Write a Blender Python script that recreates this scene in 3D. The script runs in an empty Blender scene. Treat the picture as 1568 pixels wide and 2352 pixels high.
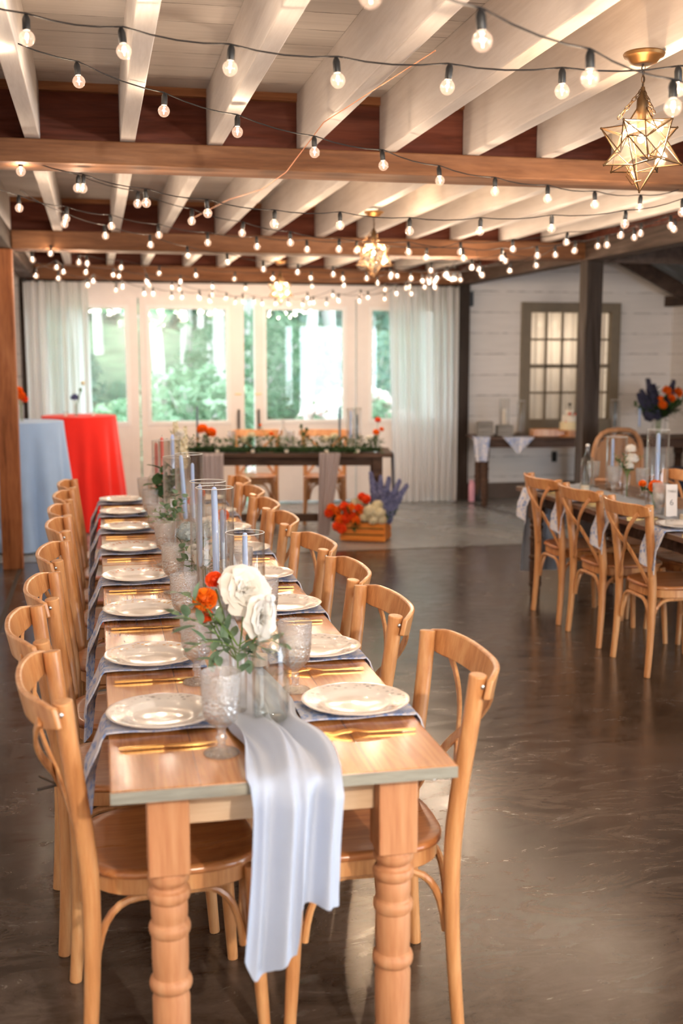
import bpy, math, random
from mathutils import Vector, Matrix
from math import sin, cos, pi, radians as R
random.seed(7)
sc = bpy.context.scene
COL = sc.collection
# ---------------------------------------------------------------- materials
def new_mat(name):
    m = bpy.data.materials.new(name); m.use_nodes = True
    nt = m.node_tree; nt.nodes.clear()
    out = nt.nodes.new('ShaderNodeOutputMaterial')
    return m, nt, out
def N(nt, t, **kw):
    n = nt.nodes.new(t)
    for k, v in kw.items():
        if k.startswith('_'): setattr(n, k[1:], v)
        else: n.inputs[k.replace('__', ' ')].default_value = v
    return n
def L(nt, a, ao, b, bi): nt.links.new(a.outputs[ao], b.inputs[bi])
def c4(c): return (c[0], c[1], c[2], 1)
def principled(nt, out, col=(.8,.8,.8), rough=.5, metal=0., **kw):
    p = N(nt, 'ShaderNodeBsdfPrincipled'); p.inputs['Base Color'].default_value = c4(col)
    p.inputs['Roughness'].default_value = rough; p.inputs['Metallic'].default_value = metal
    for k, v in kw.items(): p.inputs[k].default_value = v
    L(nt, p, 0, out, 'Surface'); return p
def coords(nt, scale=(1,1,1), kind='Object', rot=(0,0,0), loc=(0,0,0)):
    tc = N(nt, 'ShaderNodeTexCoord'); mp = N(nt, 'ShaderNodeMapping')
    mp.inputs['Scale'].default_value = scale; mp.inputs['Rotation'].default_value = rot; mp.inputs['Location'].default_value = loc
    L(nt, tc, kind, mp, 'Vector'); return mp
def noise(nt, vec, scale=5, detail=4, rough=.55, dist=0.):
    n = N(nt, 'ShaderNodeTexNoise'); n.inputs['Scale'].default_value = scale; n.inputs['Detail'].default_value = detail
    n.inputs['Roughness'].default_value = rough; n.inputs['Distortion'].default_value = dist
    if vec: L(nt, vec, 0, n, 'Vector')
    return n
def ramp(nt, src, so, stops, interp='LINEAR'):
    r = N(nt, 'ShaderNodeValToRGB'); r.color_ramp.interpolation = interp
    e = r.color_ramp.elements
    while len(e) < len(stops): e.new(.5)
    for el, (p, c) in zip(e, stops): el.position = p; el.color = c4(c) if not isinstance(c, float) else (c, c, c, 1)
    L(nt, src, so, r, 'Fac'); return r
def bump(nt, src, so, p, strength=.2, dist=.01):
    b = N(nt, 'ShaderNodeBump'); b.inputs['Strength'].default_value = strength; b.inputs['Distance'].default_value = dist
    L(nt, src, so, b, 'Height'); L(nt, b, 0, p, 'Normal'); return b
def plain(name, col, rough=.5, metal=0., var=.06, scale=12, **kw):
    m, nt, out = new_mat(name); p = principled(nt, out, col, rough, metal, **kw)
    n = noise(nt, coords(nt), scale, 3)
    r = ramp(nt, n, 'Fac', [(.3, tuple(max(0, c*(1-var)) for c in col)), (.7, tuple(min(1, c*(1+var)) for c in col))])
    L(nt, r, 0, p, 'Base Color'); return m
def wood(name, dark, mid, light, axis='Y', rough=.4, grain=1., bumpy=.15, fine=1., coat=0.):
    """long-grained timber; axis = direction of the grain in object space"""
    m, nt, out = new_mat(name); p = principled(nt, out, mid, rough)
    p.inputs['Coat Weight'].default_value = coat; p.inputs['Coat Roughness'].default_value = .15
    sc_ = {'X': (1.2, 14, 14), 'Y': (14, 1.2, 14), 'Z': (14, 14, 1.2)}[axis]
    mp = coords(nt, tuple(s*grain for s in sc_))
    n1 = noise(nt, mp, 1.6, 6, .6, .8)
    n2 = noise(nt, mp, 9*fine, 4, .6, .2)
    mx = N(nt, 'ShaderNodeMix'); mx.inputs['Factor'].default_value = .35
    L(nt, n1, 'Fac', mx, 'A'); L(nt, n2, 'Fac', mx, 'B')
    r = ramp(nt, mx, 'Result', [(.33, dark), (.5, mid), (.68, light)])
    L(nt, r, 0, p, 'Base Color')
    rr = ramp(nt, n1, 'Fac', [(.3, min(1., rough*1.3)), (.7, rough*.8)]); L(nt, rr, 0, p, 'Roughness')
    bump(nt, mx, 'Result', p, bumpy, .004)
    return m
def clear_glass(name, tint=(1,1,1), base=.04, rough=.02, edge=.9, bumpsc=None, bstr=.5, body=0.):
    """thin clear glass: mostly see-through, with fresnel reflections"""
    m, nt, out = new_mat(name)
    t = N(nt, 'ShaderNodeBsdfTransparent'); t.inputs['Color'].default_value = c4(tint)
    g = N(nt, 'ShaderNodeBsdfGlossy'); g.inputs['Roughness'].default_value = rough
    lw = N(nt, 'ShaderNodeLayerWeight'); lw.inputs['Blend'].default_value = .35
    mr = N(nt, 'ShaderNodeMapRange'); mr.inputs['To Min'].default_value = base; mr.inputs['To Max'].default_value = edge
    pw = N(nt, 'ShaderNodeMath', _operation='POWER'); pw.inputs[1].default_value = 2.2
    L(nt, lw, 'Facing', pw, 0); L(nt, pw, 0, mr, 'Value')
    mx = N(nt, 'ShaderNodeMixShader'); L(nt, mr, 0, mx, 0); L(nt, t, 0, mx, 1); L(nt, g, 0, mx, 2)
    if bumpsc:
        v = N(nt, 'ShaderNodeTexVoronoi'); v.inputs['Scale'].default_value = bumpsc
        L(nt, coords(nt), 0, v, 'Vector')
        b = N(nt, 'ShaderNodeBump'); b.inputs['Strength'].default_value = bstr; b.inputs['Distance'].default_value = .004
        L(nt, v, 'Distance', b, 'Height'); L(nt, b, 0, g, 'Normal'); L(nt, b, 0, lw, 'Normal')
    last = mx
    if body > 0:
        d = N(nt, 'ShaderNodeBsdfTranslucent'); d.inputs['Color'].default_value = (.95,.95,.93,1)
        d2 = N(nt, 'ShaderNodeBsdfDiffuse'); d2.inputs['Color'].default_value = (.9,.9,.88,1)
        a = N(nt, 'ShaderNodeMixShader'); a.inputs[0].default_value = .5; L(nt, d, 0, a, 1); L(nt, d2, 0, a, 2)
        m2 = N(nt, 'ShaderNodeMixShader'); m2.inputs[0].default_value = body
        L(nt, mx, 0, m2, 1); L(nt, a, 0, m2, 2); last = m2
    L(nt, last, 0, out, 'Surface'); return m
def cut_glass(name, scale, diff, bstr):
    """pressed glass: facets refract what is behind, glints in front, a little milky"""
    m, nt, out = new_mat(name)
    v = N(nt, 'ShaderNodeTexVoronoi'); v.inputs['Scale'].default_value = scale; L(nt, coords(nt), 0, v, 'Vector')
    b = N(nt, 'ShaderNodeBump'); b.inputs['Strength'].default_value = bstr; b.inputs['Distance'].default_value = .004; L(nt, v, 'Distance', b, 'Height')
    r = N(nt, 'ShaderNodeBsdfRefraction'); r.inputs['IOR'].default_value = 1.16; r.inputs['Roughness'].default_value = .04; L(nt, b, 0, r, 'Normal')
    g = N(nt, 'ShaderNodeBsdfGlossy'); g.inputs['Roughness'].default_value = .08; L(nt, b, 0, g, 'Normal')
    t = N(nt, 'ShaderNodeBsdfTransparent'); d = N(nt, 'ShaderNodeBsdfDiffuse'); d.inputs['Color'].default_value = (.95,.94,.92,1)
    tl = N(nt, 'ShaderNodeBsdfTranslucent'); tl.inputs['Color'].default_value = (.95,.94,.92,1)
    lw = N(nt, 'ShaderNodeLayerWeight'); lw.inputs['Blend'].default_value = .4; L(nt, b, 0, lw, 'Normal')
    def mix(f, a, c):
        x = N(nt, 'ShaderNodeMixShader')
        if isinstance(f, float): x.inputs[0].default_value = f
        else: L(nt, f, 0, x, 0)
        L(nt, a, 0, x, 1); L(nt, c, 0, x, 2); return x
    mr = N(nt, 'ShaderNodeMapRange'); mr.inputs['To Min'].default_value = .15; mr.inputs['To Max'].default_value = .6; L(nt, lw, 'Facing', mr, 'Value')
    x = mix(.12, t, r); x = mix(mr, x, g); x = mix(diff, x, mix(.5, d, tl)); L(nt, x, 0, out, 'Surface'); return m
def emit(name, col, strength, rest=None):
    m, nt, out = new_mat(name); e = N(nt, 'ShaderNodeEmission'); e.inputs['Color'].default_value = c4(col); e.inputs['Strength'].default_value = strength
    L(nt, e, 0, out, 'Surface'); return m
def cloth(name, col, rough=.85, trans=.0, see=.0, weave=400, var=.05):
    m, nt, out = new_mat(name); p = principled(nt, out, col, rough); p.inputs['Sheen Weight'].default_value = .15
    mp = coords(nt); n = noise(nt, mp, weave, 2); bump(nt, n, 'Fac', p, .12, .001)
    n2 = noise(nt, mp, 3, 3); r = ramp(nt, n2, 'Fac', [(.3, tuple(c*(1-var) for c in col)), (.7, tuple(min(1, c*(1+var)) for c in col))]); L(nt, r, 0, p, 'Base Color')
    last = p
    if trans:
        t = N(nt, 'ShaderNodeBsdfTranslucent'); t.inputs['Color'].default_value = c4(col)
        mx = N(nt, 'ShaderNodeMixShader'); mx.inputs[0].default_value = trans; L(nt, p, 0, mx, 1); L(nt, t, 0, mx, 2); last = mx
    if see:
        t = N(nt, 'ShaderNodeBsdfTransparent'); mx = N(nt, 'ShaderNodeMixShader'); mx.inputs[0].default_value = see
        L(nt, last, 0, mx, 1); L(nt, t, 0, mx, 2); last = mx
    L(nt, last, 0, out, 'Surface'); return m
def petal(name, a, b, scale=30, trans=.25):
    m, nt, out = new_mat(name); p = principled(nt, out, a, .6)
    n = noise(nt, coords(nt), scale, 3); r = ramp(nt, n, 'Fac', [(.35, a), (.65, b)]); L(nt, r, 0, p, 'Base Color')
    t = N(nt, 'ShaderNodeBsdfTranslucent'); L(nt, r, 0, t, 'Color')
    mx = N(nt, 'ShaderNodeMixShader'); mx.inputs[0].default_value = trans; L(nt, p, 0, mx, 1); L(nt, t, 0, mx, 2)
    L(nt, mx, 0, out, 'Surface'); return m
M = {}
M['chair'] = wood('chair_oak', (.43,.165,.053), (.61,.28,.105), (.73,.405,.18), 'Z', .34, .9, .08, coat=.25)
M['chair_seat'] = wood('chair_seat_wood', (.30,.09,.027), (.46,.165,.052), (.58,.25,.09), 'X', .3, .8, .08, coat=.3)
M['table_leg'] = wood('pine_leg', (.42,.16,.065), (.54,.25,.115), (.63,.34,.18), 'Z', .5, .7)
M['apron'] = wood('pale_apron', (.55,.36,.22), (.64,.45,.29), (.72,.54,.37), 'X', .6)
M['table_edge'] = wood('weathered_edge', (.20,.19,.16), (.31,.30,.25), (.43,.41,.35), 'X', .6)
M['dark_table'] = wood('walnut_table', (.035,.014,.007), (.07,.03,.015), (.12,.055,.028), 'X', .62)
M['dark_table_y'] = wood('walnut_table_y', (.09,.045,.025), (.15,.085,.05), (.22,.13,.08), 'Y', .3, coat=.3)
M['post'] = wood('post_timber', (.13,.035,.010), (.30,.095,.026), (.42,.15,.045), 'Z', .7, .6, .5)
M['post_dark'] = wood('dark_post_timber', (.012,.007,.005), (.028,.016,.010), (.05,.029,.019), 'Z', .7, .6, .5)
M['beam'] = wood('beam_timber', (.085,.029,.010), (.175,.068,.023), (.27,.115,.042), 'X', .7, .45, .5)
M['girder'] = wood('girder_timber', (.03,.018,.012), (.065,.036,.024), (.10,.06,.04), 'Y', .7, .5, .5)
M['block'] = wood('blocking_board', (.045,.009,.003), (.105,.019,.006), (.16,.035,.011), 'X', .75, .5, .3)
M['ledger'] = wood('ledger_strip', (.20,.07,.022), (.30,.11,.038), (.40,.165,.06), 'X', .6)
M['crate'] = wood('orange_crate_wood', (.50,.12,.012), (.68,.20,.022), (.80,.29,.04), 'X', .5)
M['rattan'] = wood('rattan_weave', (.25,.11,.045), (.40,.19,.085), (.52,.28,.14), 'Z', .55)
def tabletop_mat():
    m, nt, out = new_mat('honey_table_top'); p = principled(nt, out, (.5,.25,.1), .22)
    p.inputs['Coat Weight'].default_value = .5; p.inputs['Coat Roughness'].default_value = .12
    mp = coords(nt, (9, .9, 9)); n1 = noise(nt, mp, 1.4, 7, .62, 1.2)
    mp2 = coords(nt, (60, 2, 60)); n2 = noise(nt, mp2, 2, 3)
    tc = N(nt, 'ShaderNodeTexCoord'); sp = N(nt, 'ShaderNodeSeparateXYZ'); L(nt, tc, 'Object', sp, 0)
    mu = N(nt, 'ShaderNodeMath', _operation='MULTIPLY'); mu.inputs[1].default_value = 1/.185; L(nt, sp, 0, mu, 0)
    fl = N(nt, 'ShaderNodeMath', _operation='FLOOR'); L(nt, mu, 0, fl, 0)
    wn = N(nt, 'ShaderNodeTexWhiteNoise', _noise_dimensions='1D'); L(nt, fl, 0, wn, 'W')
    mx = N(nt, 'ShaderNodeMix'); mx.inputs['Factor'].default_value = .3; L(nt, n1, 'Fac', mx, 'A'); L(nt, n2, 'Fac', mx, 'B')
    ad = N(nt, 'ShaderNodeMath', _operation='MULTIPLY_ADD'); ad.inputs[1].default_value = .12; L(nt, wn, 'Value', ad, 0); L(nt, mx, 'Result', ad, 2)
    r = ramp(nt, ad, 0, [(.38, (.32,.11,.028)), (.55, (.52,.21,.062)), (.72, (.64,.30,.105))])
    fr = N(nt, 'ShaderNodeMath', _operation='FRACT'); L(nt, mu, 0, fr, 0)
    rg = ramp(nt, fr, 0, [(0., .25), (.012, 1.), (.988, 1.), (1., .25)])
    mm = N(nt, 'ShaderNodeMix', _data_type='RGBA', _blend_type='MULTIPLY'); mm.inputs['Factor'].default_value = .8
    L(nt, r, 0, mm, 'A'); L(nt, rg, 0, mm, 'B'); L(nt, mm, 'Result', p, 'Base Color')
    bump(nt, ad, 0, p, .06, .004); return m
M['table_top'] = tabletop_mat()
def concrete():
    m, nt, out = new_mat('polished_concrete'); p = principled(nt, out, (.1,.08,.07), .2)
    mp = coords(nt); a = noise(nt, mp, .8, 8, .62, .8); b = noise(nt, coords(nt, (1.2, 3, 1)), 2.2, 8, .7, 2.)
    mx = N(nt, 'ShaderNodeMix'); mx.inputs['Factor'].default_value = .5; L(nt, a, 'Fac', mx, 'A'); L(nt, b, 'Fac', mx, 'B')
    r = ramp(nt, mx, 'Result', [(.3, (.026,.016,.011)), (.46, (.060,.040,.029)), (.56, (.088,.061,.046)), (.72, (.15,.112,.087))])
    # crack-like darker veins
    v = noise(nt, coords(nt, (1, 2.2, 1)), 1.3, 12, .72, 3.); rv = ramp(nt, v, 'Fac', [(.488, 1.), (.5, .62), (.512, 1.)])
    mm = N(nt, 'ShaderNodeMix', _data_type='RGBA', _blend_type='MULTIPLY'); mm.inputs['Factor'].default_value = .6
    L(nt, r, 0, mm, 'A'); L(nt, rv, 0, mm, 'B'); L(nt, mm, 'Result', p, 'Base Color')
    rr = ramp(nt, b, 'Fac', [(.3, .15), (.7, .30)]); L(nt, rr, 0, p, 'Roughness')
    p.inputs['Specular IOR Level'].default_value = .7
    wv = noise(nt, coords(nt, (3, 1, 1)), 2.5, 3); bump(nt, wv, 'Fac', p, .05, .01); return m
M['floor'] = concrete()
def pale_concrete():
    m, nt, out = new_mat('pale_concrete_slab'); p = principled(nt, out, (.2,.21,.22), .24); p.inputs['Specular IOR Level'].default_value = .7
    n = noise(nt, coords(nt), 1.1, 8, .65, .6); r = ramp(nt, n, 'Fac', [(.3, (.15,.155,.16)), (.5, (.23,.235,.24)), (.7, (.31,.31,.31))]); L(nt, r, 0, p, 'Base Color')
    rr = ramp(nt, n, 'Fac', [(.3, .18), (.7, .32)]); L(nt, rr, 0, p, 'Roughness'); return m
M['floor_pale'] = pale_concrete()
def planks(name, col, axis=1, w=.2, gap=.02, rough=.7, dark=.2, axis_grain=(1.5,20,20), var=.12, seam=.9):
    m, nt, out = new_mat(name); p = principled(nt, out, col, rough)
    tc = N(nt, 'ShaderNodeTexCoord'); sp = N(nt, 'ShaderNodeSeparateXYZ'); L(nt, tc, 'Object', sp, 0)
    wob = noise(nt, coords(nt, (3, 3, 3)), 3, 3)
    mu = N(nt, 'ShaderNodeMath', _operation='MULTIPLY'); mu.inputs[1].default_value = 1/w; L(nt, sp, axis, mu, 0)
    fl = N(nt, 'ShaderNodeMath', _operation='FLOOR'); L(nt, mu, 0, fl, 0)
    wn = N(nt, 'ShaderNodeTexWhiteNoise', _noise_dimensions='1D'); L(nt, fl, 0, wn, 'W')
    fr = N(nt, 'ShaderNodeMath', _operation='FRACT'); L(nt, mu, 0, fr, 0)
    w2 = N(nt, 'ShaderNodeMath', _operation='MULTIPLY_ADD'); w2.inputs[1].default_value = gap*2; L(nt, wob, 'Fac', w2, 0); L(nt, fr, 0, w2, 2)
    rg = ramp(nt, w2, 0, [(gap*.6, 1.), (gap, dark), (gap*1.5, 1.)])
    g = noise(nt, coords(nt, axis_grain), 1.5, 5)
    ad = N(nt, 'ShaderNodeMath', _operation='MULTIPLY_ADD'); ad.inputs[1].default_value = .35; L(nt, wn, 'Value', ad, 0); L(nt, g, 'Fac', ad, 2)
    r = ramp(nt, ad, 0, [(.4, tuple(c*(1-var) for c in col)), (.9, tuple(min(1, c*(1+var)) for c in col))])
    mm = N(nt, 'ShaderNodeMix', _data_type='RGBA', _blend_type='MULTIPLY'); mm.inputs['Factor'].default_value = seam
    L(nt, r, 0, mm, 'A'); L(nt, rg, 0, mm, 'B'); L(nt, mm, 'Result', p, 'Base Color')
    b = bump(nt, rg, 0, p, .5, .01); return m
M['ceiling'] = planks('whitewashed_ceiling_boards', (.60,.55,.51), 1, .21, .05, dark=.08)
M['clap'] = planks('white_clapboard', (.82,.78,.76), 2, .235, .07, dark=.12, axis_grain=(1.5,20,20), var=.06)
M['clap_side'] = planks('white_clapboard_side', (.78,.75,.73), 2, .235, .06, dark=.45, axis_grain=(20,1.5,20), var=.06)
M['joist'] = wood('whitewashed_joist', (.58,.52,.48), (.66,.60,.56), (.73,.68,.64), 'Y', .65, .5, .35)
M['door_paint'] = plain('white_door_paint', (.84,.78,.75), .5, var=.02)
M['trim_paint'] = plain('white_trim_paint', (.86,.85,.84), .45, var=.02)
M['grey_frame'] = plain('olive_grey_window_paint', (.22,.18,.13), .6)
M['metal_roof'] = plain('galvanised_roof', (.22,.26,.30), .45, .4)
M['black'] = plain('black_plastic', (.012,.012,.013), .4)
M['wire'] = plain('black_wire', (.012,.008,.007), .7)
M['gold'] = plain('gold_metal', (.86,.52,.17), .22, 1., var=.03)
M['brass'] = plain('aged_brass', (.20,.10,.035), .45, .85, var=.15)
M['dark_brass'] = plain('dark_brass_rod', (.10,.055,.022), .5, .7)
M['copper'] = plain('copper_wire', (.6,.25,.12), .4, .8)
M['steel'] = plain('steel_bolt', (.5,.5,.5), .3, 1.)
M['curtain'] = cloth('sheer_white_curtain', (.96,.96,.97), .9, .75, .10)
M['runner'] = cloth('pale_lavender_chiffon', (.49,.56,.71), .5, .10, .0)
M['runner_mauve'] = cloth('mauve_chiffon', (.50,.42,.42), .8, .2, .08)
M['runner_grey'] = cloth('steel_blue_chiffon', (.36,.40,.48), .8, .2, .05)
M['red_cloth'] = cloth('red_orange_linen', (.90,.013,.003), .8)
M['blue_cloth'] = cloth('powder_blue_linen', (.34,.50,.76), .8)
M['glass'] = clear_glass('clear_glass', (.985,.985,.98))
M['rim'] = clear_glass('polished_rim', (1,1,1), .25, .05, .9, body=.8)
M['indigo_shaded'] = petal('shaded_delphinium', (.022,.022,.055), (.06,.06,.12), 60, .2)  # indigo floret darkened: the bouquet's dim light is put into the colour
M['hurricane'] = clear_glass('hurricane_glass', (.97,.965,.955), .05, .01, .95)
M['pane'] = clear_glass('window_glass', (.97,.985,.98), .055, .0, .6)
M['star_glass'] = clear_glass('seeded_star_glass', (1,.93,.82), .05, .12, .4, 25, .4, body=.008)
M['goblet'] = cut_glass('pressed_glass', 120, .11, .9)
M['goblet_rim'] = cut_glass('frosted_band_glass', 240, .13, .7)
M['water'] = clear_glass('water', (.93,.95,.93), .06, .0, .8)
M['candle'] = plain('powder_blue_wax', (.42,.58,.90), .35, var=.02, **{'Subsurface Weight': .2})
M['candle_dark'] = plain('slate_blue_wax', (.12,.17,.22), .4)
M['candle_red'] = plain('brick_red_wax', (.62,.11,.08), .4)
M['candle_white'] = plain('ivory_wax', (.85,.78,.66), .4)
M['leaf'] = petal('eucalyptus_leaf', (.12,.21,.13), (.21,.32,.20), 20, .2)
M['leaf_dark'] = petal('dark_green_leaf', (.02,.06,.015), (.05,.12,.03), 25, .2)
M['leaf_mid'] = petal('fern_leaf', (.06,.13,.03), (.13,.22,.06), 25, .25)
M['stem'] = plain('green_stem', (.14,.25,.06), .5)
M['white_petal'] = petal('cream_petal', (.92,.88,.81), (.96,.94,.90), 15, .35)
M['cream_petal'] = petal('ivory_floret', (.72,.64,.42), (.86,.80,.62), 40, .3)
M['orange_petal'] = petal('orange_petal', (.90,.14,.005), (1.,.26,.01), 40, .25)
M['red_orange_petal'] = petal('red_orange_petal', (.86,.06,.01), (1.,.13,.01), 40, .25)
M['blue_petal'] = petal('pale_blue_floret', (.42,.52,.58), (.62,.70,.70), 60, .3)
M['indigo_petal'] = petal('indigo_floret', (.10,.11,.28), (.28,.30,.50), 60, .25)
M['pink_plastic'] = plain('pink_bottle', (.75,.38,.50), .45)
M['paper'] = plain('cream_card', (.80,.74,.70), .8)
M['ink'] = plain('grey_ink', (.15,.14,.14), .8)
M['grey_wood'] = wood('grey_crate_wood', (.16,.15,.14), (.26,.25,.24), (.36,.34,.32), 'X', .7)
def napkin_mat():
    m, nt, out = new_mat('blue_floral_napkin'); p = principled(nt, out, (.6,.65,.8), .8)
    mp = coords(nt); a = noise(nt, mp, 22, 6, .62, 1.5); b = noise(nt, mp, 60, 3, .6, 1.)
    mx = N(nt, 'ShaderNodeMix'); mx.inputs['Factor'].default_value = .3; L(nt, a, 'Fac', mx, 'A'); L(nt, b, 'Fac', mx, 'B')
    r = ramp(nt, mx, 'Result', [(.36, (.16,.28,.60)), (.44, (.32,.44,.74)), (.50, (.68,.70,.82)), (.62, (.80,.79,.84))])
    L(nt, r, 0, p, 'Base Color')
    t = N(nt, 'ShaderNodeBsdfTranslucent'); L(nt, r, 0, t, 'Color'); mx2 = N(nt, 'ShaderNodeMixShader'); mx2.inputs[0].default_value = .15
    L(nt, p, 0, mx2, 1); L(nt, t, 0, mx2, 2); L(nt, mx2, 0, out, 'Surface'); return m
M['napkin'] = napkin_mat()
def plate_mat(name, accent):
    m, nt, out = new_mat(name); p = principled(nt, out, (.86,.80,.74), .12); p.inputs['Coat Weight'].default_value = .6; p.inputs['Coat Roughness'].default_value = .04
    tc = N(nt, 'ShaderNodeTexCoord'); sp = N(nt, 'ShaderNodeVectorMath', _operation='LENGTH'); mp = N(nt, 'ShaderNodeMapping'); mp.inputs['Scale'].default_value = (1,1,0)
    L(nt, tc, 'Object', mp, 'Vector'); L(nt, mp, 0, sp, 0)
    rim = ramp(nt, sp, 'Value', [(.098, 0.), (.103, 1.), (.124, 1.), (.129, 0.)])
    v = N(nt, 'ShaderNodeTexVoronoi'); v.inputs['Scale'].default_value = 70; L(nt, tc, 'Object', v, 'Vector')
    d = ramp(nt, v, 'Distance', [(.32, 1.), (.46, 0.)])
    n = noise(nt, coords(nt), 18, 2); nn = ramp(nt, n, 'Fac', [(.38, 0.), (.48, 1.)])
    a = N(nt, 'ShaderNodeMath', _operation='MULTIPLY'); L(nt, rim, 0, a, 0); L(nt, d, 0, a, 1)
    a2 = N(nt, 'ShaderNodeMath', _operation='MULTIPLY'); L(nt, a, 0, a2, 0); L(nt, nn, 0, a2, 1)
    mx = N(nt, 'ShaderNodeMix', _data_type='RGBA'); mx.inputs['A'].default_value = (.84,.79,.745,1); mx.inputs['B'].default_value = c4(accent)
    L(nt, a2, 0, mx, 'Factor')
    L(nt, mx, 'Result', p, 'Base Color'); return m
M['plate_a'] = plate_mat('rose_rim_china', (.62,.24,.12))
M['plate_b'] = plate_mat('gold_rim_china', (.70,.42,.20))
M['plate_c'] = plate_mat('blue_grey_rim_china', (.50,.46,.44))
M['filament'] = emit('bulb_filament', (1., .66, .38), 6)
M['star_bulb'] = emit('star_bulb_glow', (1., .70, .42), 22)
def bulb_glass():
    m, nt, out = new_mat('bulb_globe_glass')
    t = N(nt, 'ShaderNodeBsdfTransparent'); g = N(nt, 'ShaderNodeBsdfGlossy'); g.inputs['Roughness'].default_value = .0
    e = N(nt, 'ShaderNodeEmission'); e.inputs['Color'].default_value = (1,.60,.40,1); e.inputs['Strength'].default_value = .16
    lw = N(nt, 'ShaderNodeLayerWeight'); lw.inputs['Blend'].default_value = .3
    mx = N(nt, 'ShaderNodeMixShader'); mr = N(nt, 'ShaderNodeMapRange'); mr.inputs['To Min'].default_value = .02; mr.inputs['To Max'].default_value = .5
    L(nt, lw, 'Facing', mr, 0); L(nt, mr, 0, mx, 0); L(nt, t, 0, mx, 1); L(nt, g, 0, mx, 2)
    ad = N(nt, 'ShaderNodeAddShader'); L(nt, mx, 0, ad, 0); L(nt, e, 0, ad, 1)
    L(nt, ad, 0, out, 'Surface'); m.cycles.emission_sampling = 'NONE'; return m
M['bulb_glass'] = bulb_glass()
M['filament'].cycles.emission_sampling = 'NONE'
M['star_bulb'].cycles.emission_sampling = 'NONE'
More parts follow.
